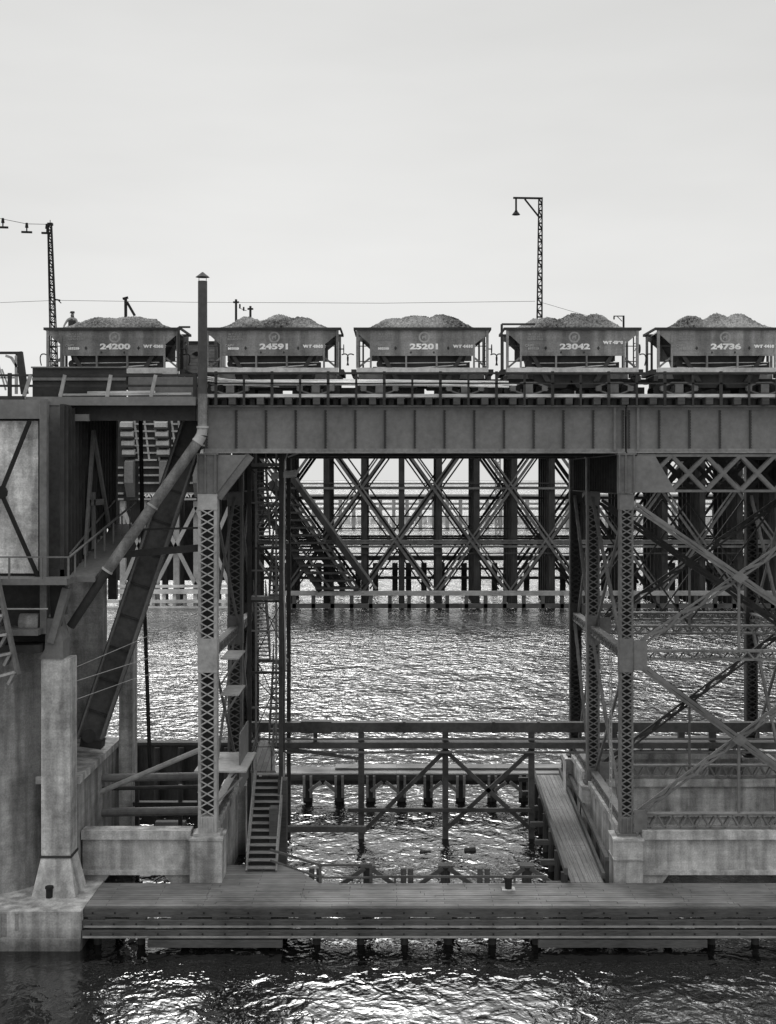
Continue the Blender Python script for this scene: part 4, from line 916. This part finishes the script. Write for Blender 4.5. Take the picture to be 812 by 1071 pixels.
# pipes left cavity
for k, (py, r, dx) in enumerate(((813,.2,0),(849,.22,-5),(824,.1,0))):
    mbp = MB().cyl(W(103+dx,py+1,4), W(212,py-1,4), r, r, 12)
    solo('horizontal_pipe', mbp, 'steel' if k < 2 else 'dark', ['upper thick pipe running into the pier left of the tower foot','lower thick pipe running into the pier left of the tower foot','thin dark pipe between the two thick ones left of the tower foot'][k], 'pipe', 'pipes between pier and tower')
solo('sloping_pipe', MB().cyl(W(104,829,3.5), W(210,784,2.2), .13, .13, 10), 'lsteel', 'pale sloping pipe crossing above the thick pipes by the pier', 'pipe')
pm = thing('pump_frame', 'cluttered dark iron frame standing in the pit behind the footing wall', 'machinery', (-12.5,8,0))
part('post', MB().box(-13.9,-13.7,7,7.2,-1,5), 'dark', pm); part('post', MB().box(-11.6,-11.4,7,7.2,-1,4.4), 'dark', pm); part('post', MB().box(-10.6,-10.4,7,7.2,-1,4), 'dark', pm)
part('tank', MB().cyl((-13,8.2,1.6),(-11.4,8.2,1.6),.6,.6,16), 'dark', pm); part('beam', MB().box(-14,-10.2,6.9,7.3,3.3,3.5), 'dark', pm)
# ------------------------------------------------------------------ catwalk
cg = thing('plank_catwalk', 'narrow plank catwalk leading away from the wharf towards the inner wharf', 'catwalk', (9.3,10,0))
def cx(f, off): return (X_(615,-.9)+off)+(X_(573,YK)-X_(615,-.9))*f
fl_ = MB()
for k in range(7):
    o0 = -.78+k*.223; o1 = o0+.212
    for a, b_ in ((0,.28),(.28,.61),(.61,1)):
        ya, yb_ = -.85+(YK-.2+.85)*a, -.85+(YK-.2+.85)*b_-.02; j = random.uniform(0,.012)
        fl_.quad8([(cx(a,o0),ya,DZ-.08),(cx(b_,o0),yb_,DZ-.08),(cx(b_,o1),yb_,DZ-.08),(cx(a,o1),ya,DZ-.08),(cx(a,o0),ya,DZ+j),(cx(b_,o0),yb_,DZ+j),(cx(b_,o1),yb_,DZ+j),(cx(a,o1),ya,DZ+j)])
part('deck', fl_, 'decky', cg)
part('left_fender', MB().beam((cx(0,-1.0),-.85,2.25),(cx(1,-1.0),YK,2.25),.16,.3,(0,0,1)), 'wood', cg)
part('right_rail', MB().beam((cx(0,.95),-.6,2.75),(cx(1,.95),YK+.5,2.75),.18,.2,(0,0,1)).beam((cx(0,.78),-.7,2.0),(cx(1,.78),YK,2.0),.14,.25,(0,0,1)), 'wood', cg)
for k in range(7):
    f = .02+k*.16; y = -.85+(YK+.8)*f
    part('post', MB().box(cx(f,.95)-.1, cx(f,.95)+.1, y-.12, y+.12, -1.5, 2.65), 'woodd', cg)
    part('pile', MB().cyl((cx(f,-1.05),y,-1.5),(cx(f,-1.05),y,2.1),.17), 'woodd', cg)
    part('crosspiece', MB().box(cx(f,-1.9), cx(f,.9), y-.12, y+.12, DZ-.35, DZ-.09), 'wood', cg)

# ------------------------------------------------------------------ back trestle
YT, YT2 = 142.0, 157.0
tz0, tz1 = 2.4, 25.4
tr = thing('timber_trestle', 'long many legged timber trestle across the water behind the viaduct', 'trestle', (0,YT,0))
px = 263
while px < 1000:
    x = X_(px, YT)
    if not (0): 
        bt = part('bent_cap', MB().box(x-.35, x+.35, YT-.5, YT2+.5, 24.5, 25.1), 'pile', tr)
        for k in range(6):
            y = YT+(YT2-YT)*k/5
            part('pile', MB().beam((x,y,-2),(x,y,24.5), .9 if k else .95, .7), 'pile', bt)
    px += 39.3
part('deck', MB().box(X_(240,YT), X_(1000,YT), YT-1, YT2+1, 25.12, 26.2), 'woodd', tr)
xa_, xb_ = X_(262,YT), X_(1000,YT)
for y in (YT-.6, YT+7.5, YT2+.6):
    mt = 'brace' if y < YT else 'pile'
    for z in (18.9, 10.5, 9.6, 17.2 if y > YT else 10.2): part('waler', MB().box(xa_, xb_, y-.15, y+.15, z, z+.35), mt, tr)
for y, mt in ((YT-.85,'brace'),(YT2+.9,'pile'),(YT+8.1,'pile')):
    slope = 8.42/6.02*1.0
    x = X_(455,YT)-12.04*6
    while x < xb_+12:
        for sg in (-1, 1):
            # line through (x,18.7) ; clip z to 2.6..24.4
            za, zb_ = 2.6, 24.4; xa2 = x+sg*(za-18.7)/slope; xb2 = x+sg*(zb_-18.7)/slope
            if min(xa2,xb2) < xa_+0 or max(xa2,xb2) > xb_: 
                # clip on the left
                if min(xa2,xb2) < xa_:
                    if xa2 < xa_: za = 18.7+sg*(xa_-x)*slope; xa2 = xa_
                    if xb2 < xa_: zb_ = 18.7+sg*(xa_-x)*slope; xb2 = xa_
                if zb_ <= za or max(xa2,xb2) > xb_: continue
            part('diagonal_brace', MB().beam((xa2,y+.16*sg,za),(xb2,y+.16*sg,zb_),.42,.25), mt, tr)
        x += 12.04
ic = thing('inclined_conveyor', 'broad dark inclined gangway sloping down through the trestle behind the stair tower', 'gangway', tuple(W(330,600,138)))
for k in range(3):
    o = k*24
    part('stringer', MB().beam(W(258+o,508-4*k,139+k), W(336+o,618-4*k,139+k), .9, .8), 'pile', ic)
    part('handrail', MB().beam(W(262+o,500,138.6), W(346+o,616,138.6), .35, .3), 'brace', ic)
sp = MB()
for k in range(14):
    f = k/14; p = W(258,512,140).lerp(W(336,622,140), f); sp.box(p.x, p.x+6.8, 138, 141, p.z-.2, p.z+.1)
part('steps', sp, 'pile', ic)
for y, dz_ in ((YT-1.2, 1.1), (YT+3.5, -1.4), (YT+11.5, 2.2)):     # doubled, thinner braces on the inner bents
    x = X_(455,YT)-12.04*6
    while x < xb_+12:
        for sg in (-1, 1):
            za, zb_ = 2.6, 24.4; z0_ = 18.7+dz_; xa2 = x+sg*(za-z0_)/slope; xb2 = x+sg*(zb_-z0_)/slope
            if min(xa2,xb2) < xa_ or max(xa2,xb2) > xb_: continue
            part('thin_brace', MB().beam((xa2,y+.14*sg,za),(xb2,y+.14*sg,zb_),.24,.2), 'brace' if y < YT else 'pile', tr)
        x += 12.04
for z, y in ((19.8,YT-.7),(12.4,YT+4),(8.6,YT-.7),(14.2,YT+9)): part('thin_waler', MB().box(xa_, xb_, y-.1, y+.1, z, z+.2), 'pile', tr)
# fender in front of trestle
fe = thing('fender_pier', 'long pale timber fender line at the waterline before the trestle', 'fender', (0,139,0))
xl = X_(298,YT-3)
part('top_waler', MB().box(xl, X_(1000,139), 138.6, 139.4, 2.2, 2.9), 'woodm', fe)
part('low_waler', MB().box(xl, X_(1000,139), 138.7, 139.3, .2, .9), 'wood', fe)
px = 308
while px < 980:
    x = X_(px,139); part('pile', MB().box(x-.3, x+.3, 138.7, 139.3, -2, 2.2), 'wood', fe); px += 20
bkd = thing('trestle_wharf', 'dark low timber wharf beneath and behind the trestle piles', 'wharf', (0,175,0))
part('deck', MB().box(X_(262,170), X_(1000,170), 170, 172, 5.7, 6.5), 'pile', bkd)
for z, hh in ((4.0,.4), (2.3,.5)): part('waler', MB().box(X_(262,170), X_(1000,170), 169.6, 170, z, z+hh), 'pile', bkd)
px = 270
while px < 980:
    x = X_(px,170); part('pile', MB().box(x-.5, x+.5, 170.1, 171, -2, 5.2), 'pile', bkd); px += random.uniform(11,24)
# pocket dock seen under the left deck
pk = thing('chute_dock', 'grid plated dock front with bulging chutes over pale braced legs, left gap', 'dock', (-36,YT,0))
def k_(px): return X_(px, YT)
def kz(py): return Z_(py, YT)
part('plate_wall', MB().box(k_(100), k_(235), YT, YT+8, kz(523), kz(425)), 'dark', pk)
for a, b_ in ((141,162),(180,194),(205,222)):
    gm = MB(); x = k_(a)
    for f in (0,.5,1): xx_ = k_(a)+(k_(b_)-k_(a))*f; gm.beam((xx_,YT-.2,kz(440)),(xx_+.8,YT-.2,kz(482)),.3,.3)
    z = kz(482)
    while z < kz(436): gm.box(k_(a), k_(b_)+.4, YT-.45, YT-.05, z, z+.28); z += 1.15
    part('grid', gm, 'lsteel', pk)
for a in (127, 163, 198):
    for i in range(4):
        za = kz(440+i*9.5+9); zb_ = kz(440+i*9.5); x0 = k_(a+i*.8); x1 = k_(a+13+i*.8)
        part('bulged_plate', MB().prismx([(YT-.3,za),(YT-1.3,za+.3),(YT-1.2,zb_-.4),(YT-.3,zb_-.1)], x0, x1), 'lsteel', pk)
        part('band', MB().box(x0-.1, x1+.1, YT-1.5, YT-.2, za-.05, za+.22), 'dark', pk)
    part('chute', MB().prismx([(YT-.3,kz(520)),(YT-2.2,kz(505)),(YT-2.0,kz(483)),(YT-.3,kz(480))], k_(a+6), k_(a+15)), 'steel', pk)
for a, b_ in ((146,168),(112,130),(182,206)):
    for py in (490,498,506,517,523): part('shelf', MB().box(k_(a), k_(b_), YT-.7, YT-.05, kz(py), kz(py)+.3), 'lsteel', pk)
for a in (156, 196): part('stencil', text('MAY', .75, k_(a), YT-.75, kz(522.2)+.35, 1.3, .03), 'white', pk)
for px in (128, 150, 163, 184, 205, 226): part('leg', MB().box(k_(px)-.45, k_(px)+.45, YT+.2, YT+1.2, -2, kz(524)), 'lsteel', pk)
for px in (137, 158, 176, 197, 217): part('rear_leg', MB().box(k_(px)-.45, k_(px)+.45, YT+12, YT+13, -2, kz(524)), 'pile', pk)
part('rear_curtain', MB().box(k_(100), k_(235), YT+16, YT+17, 3, kz(524)), 'pile', pk)
for a, b_ in ((128,163),(163,128),(163,205),(205,163),(205,240),(240,205)): part('leg_brace', MB().beam((k_(a),YT-.1,kz(530)),(k_(b_),YT-.1,kz(612)),.6,.3), 'lsteel', pk)
for py, hh in ((612,.5),(618.5,.9),(628,.6),(634,.5)): part('waler', MB().box(k_(100), k_(250), YT-1.2, YT-.6, kz(py+2), kz(py+2)+hh*.8), 'woodl', pk)
px = 128
while px < 245: part('fender_post', MB().box(k_(px)-.25, k_(px)+.25, YT-.55, YT-.05, -1, kz(616)), 'woodl', pk); px += 11
# far dock, breakwater and mast
fd = thing('far_dock', 'faint long dock with rail cars far across the harbour', 'dock', (20,450,0))
def u_(px, Y=450): return X_(px, Y)
for py, hh in ((517,1.2),(521,.8),(526,.8),(531,.9)): part('deck_line', MB().box(u_(300), u_(900), 450, 456, Z_(py,450)-hh, Z_(py,450)), 'far', fd)
px = 300
while px < 900: part('leg', MB().box(u_(px)-.7, u_(px)+.7, 450.1, 452, -1, Z_(518,450)), 'far', fd); px += 14
hb = MB()
for i in range(90):
    x = u_(300,510)+i*2.9; h = 3+2.5*abs(noise.noise(Vector((i*.7,1,2)))); hb.box(x, x+2.5, 508+random.random(), 514, -1, h)
solo('breakwater', hb, 'farw', 'low pale rubble breakwater far across the harbour', 'breakwater')
fm = thing('far_mast', 'thin lattice mast standing beyond the trestle', 'mast', (X_(521,300),300,0))
mm = MB().laced((X_(521,300),300,2),(X_(521,300),300,Z_(470,300)), 1.6, 1.2, pitch=1.6, bar=.25, fl=.3); part('lattice', mm, 'far', fm)
# slack cables in front of the tower
for k, (a, b_, c_) in enumerate((((60,706),(140,672),(214,638)), ((62,718),(150,690),(214,672)), ((70,735),(140,710),(214,690)))):
    wire([W(*a,-1.5), W(*b_,1), W(*c_,3)], ['uppermost slack cable between pier and left tower','middle slack cable between pier and left tower','lowest slack cable between pier and left tower'][k], .018, 'slack_cable', 'lsteel', 'slack cables by the pier')
for k in range(5):
    wire([W(300,708+3*k,14), W(380,716+3.5*k,14), W(480,722+3.2*k,14), W(600,720+2*k,14)], 'thin slack cable over the water between the towers, %s of five'%(['highest','second','middle','fourth','lowest'][k]), .012, 'slack_cable', 'steel', 'slack cables over the water')
for o in bpy.data.objects:
    if '_o' in o: del o['_o']
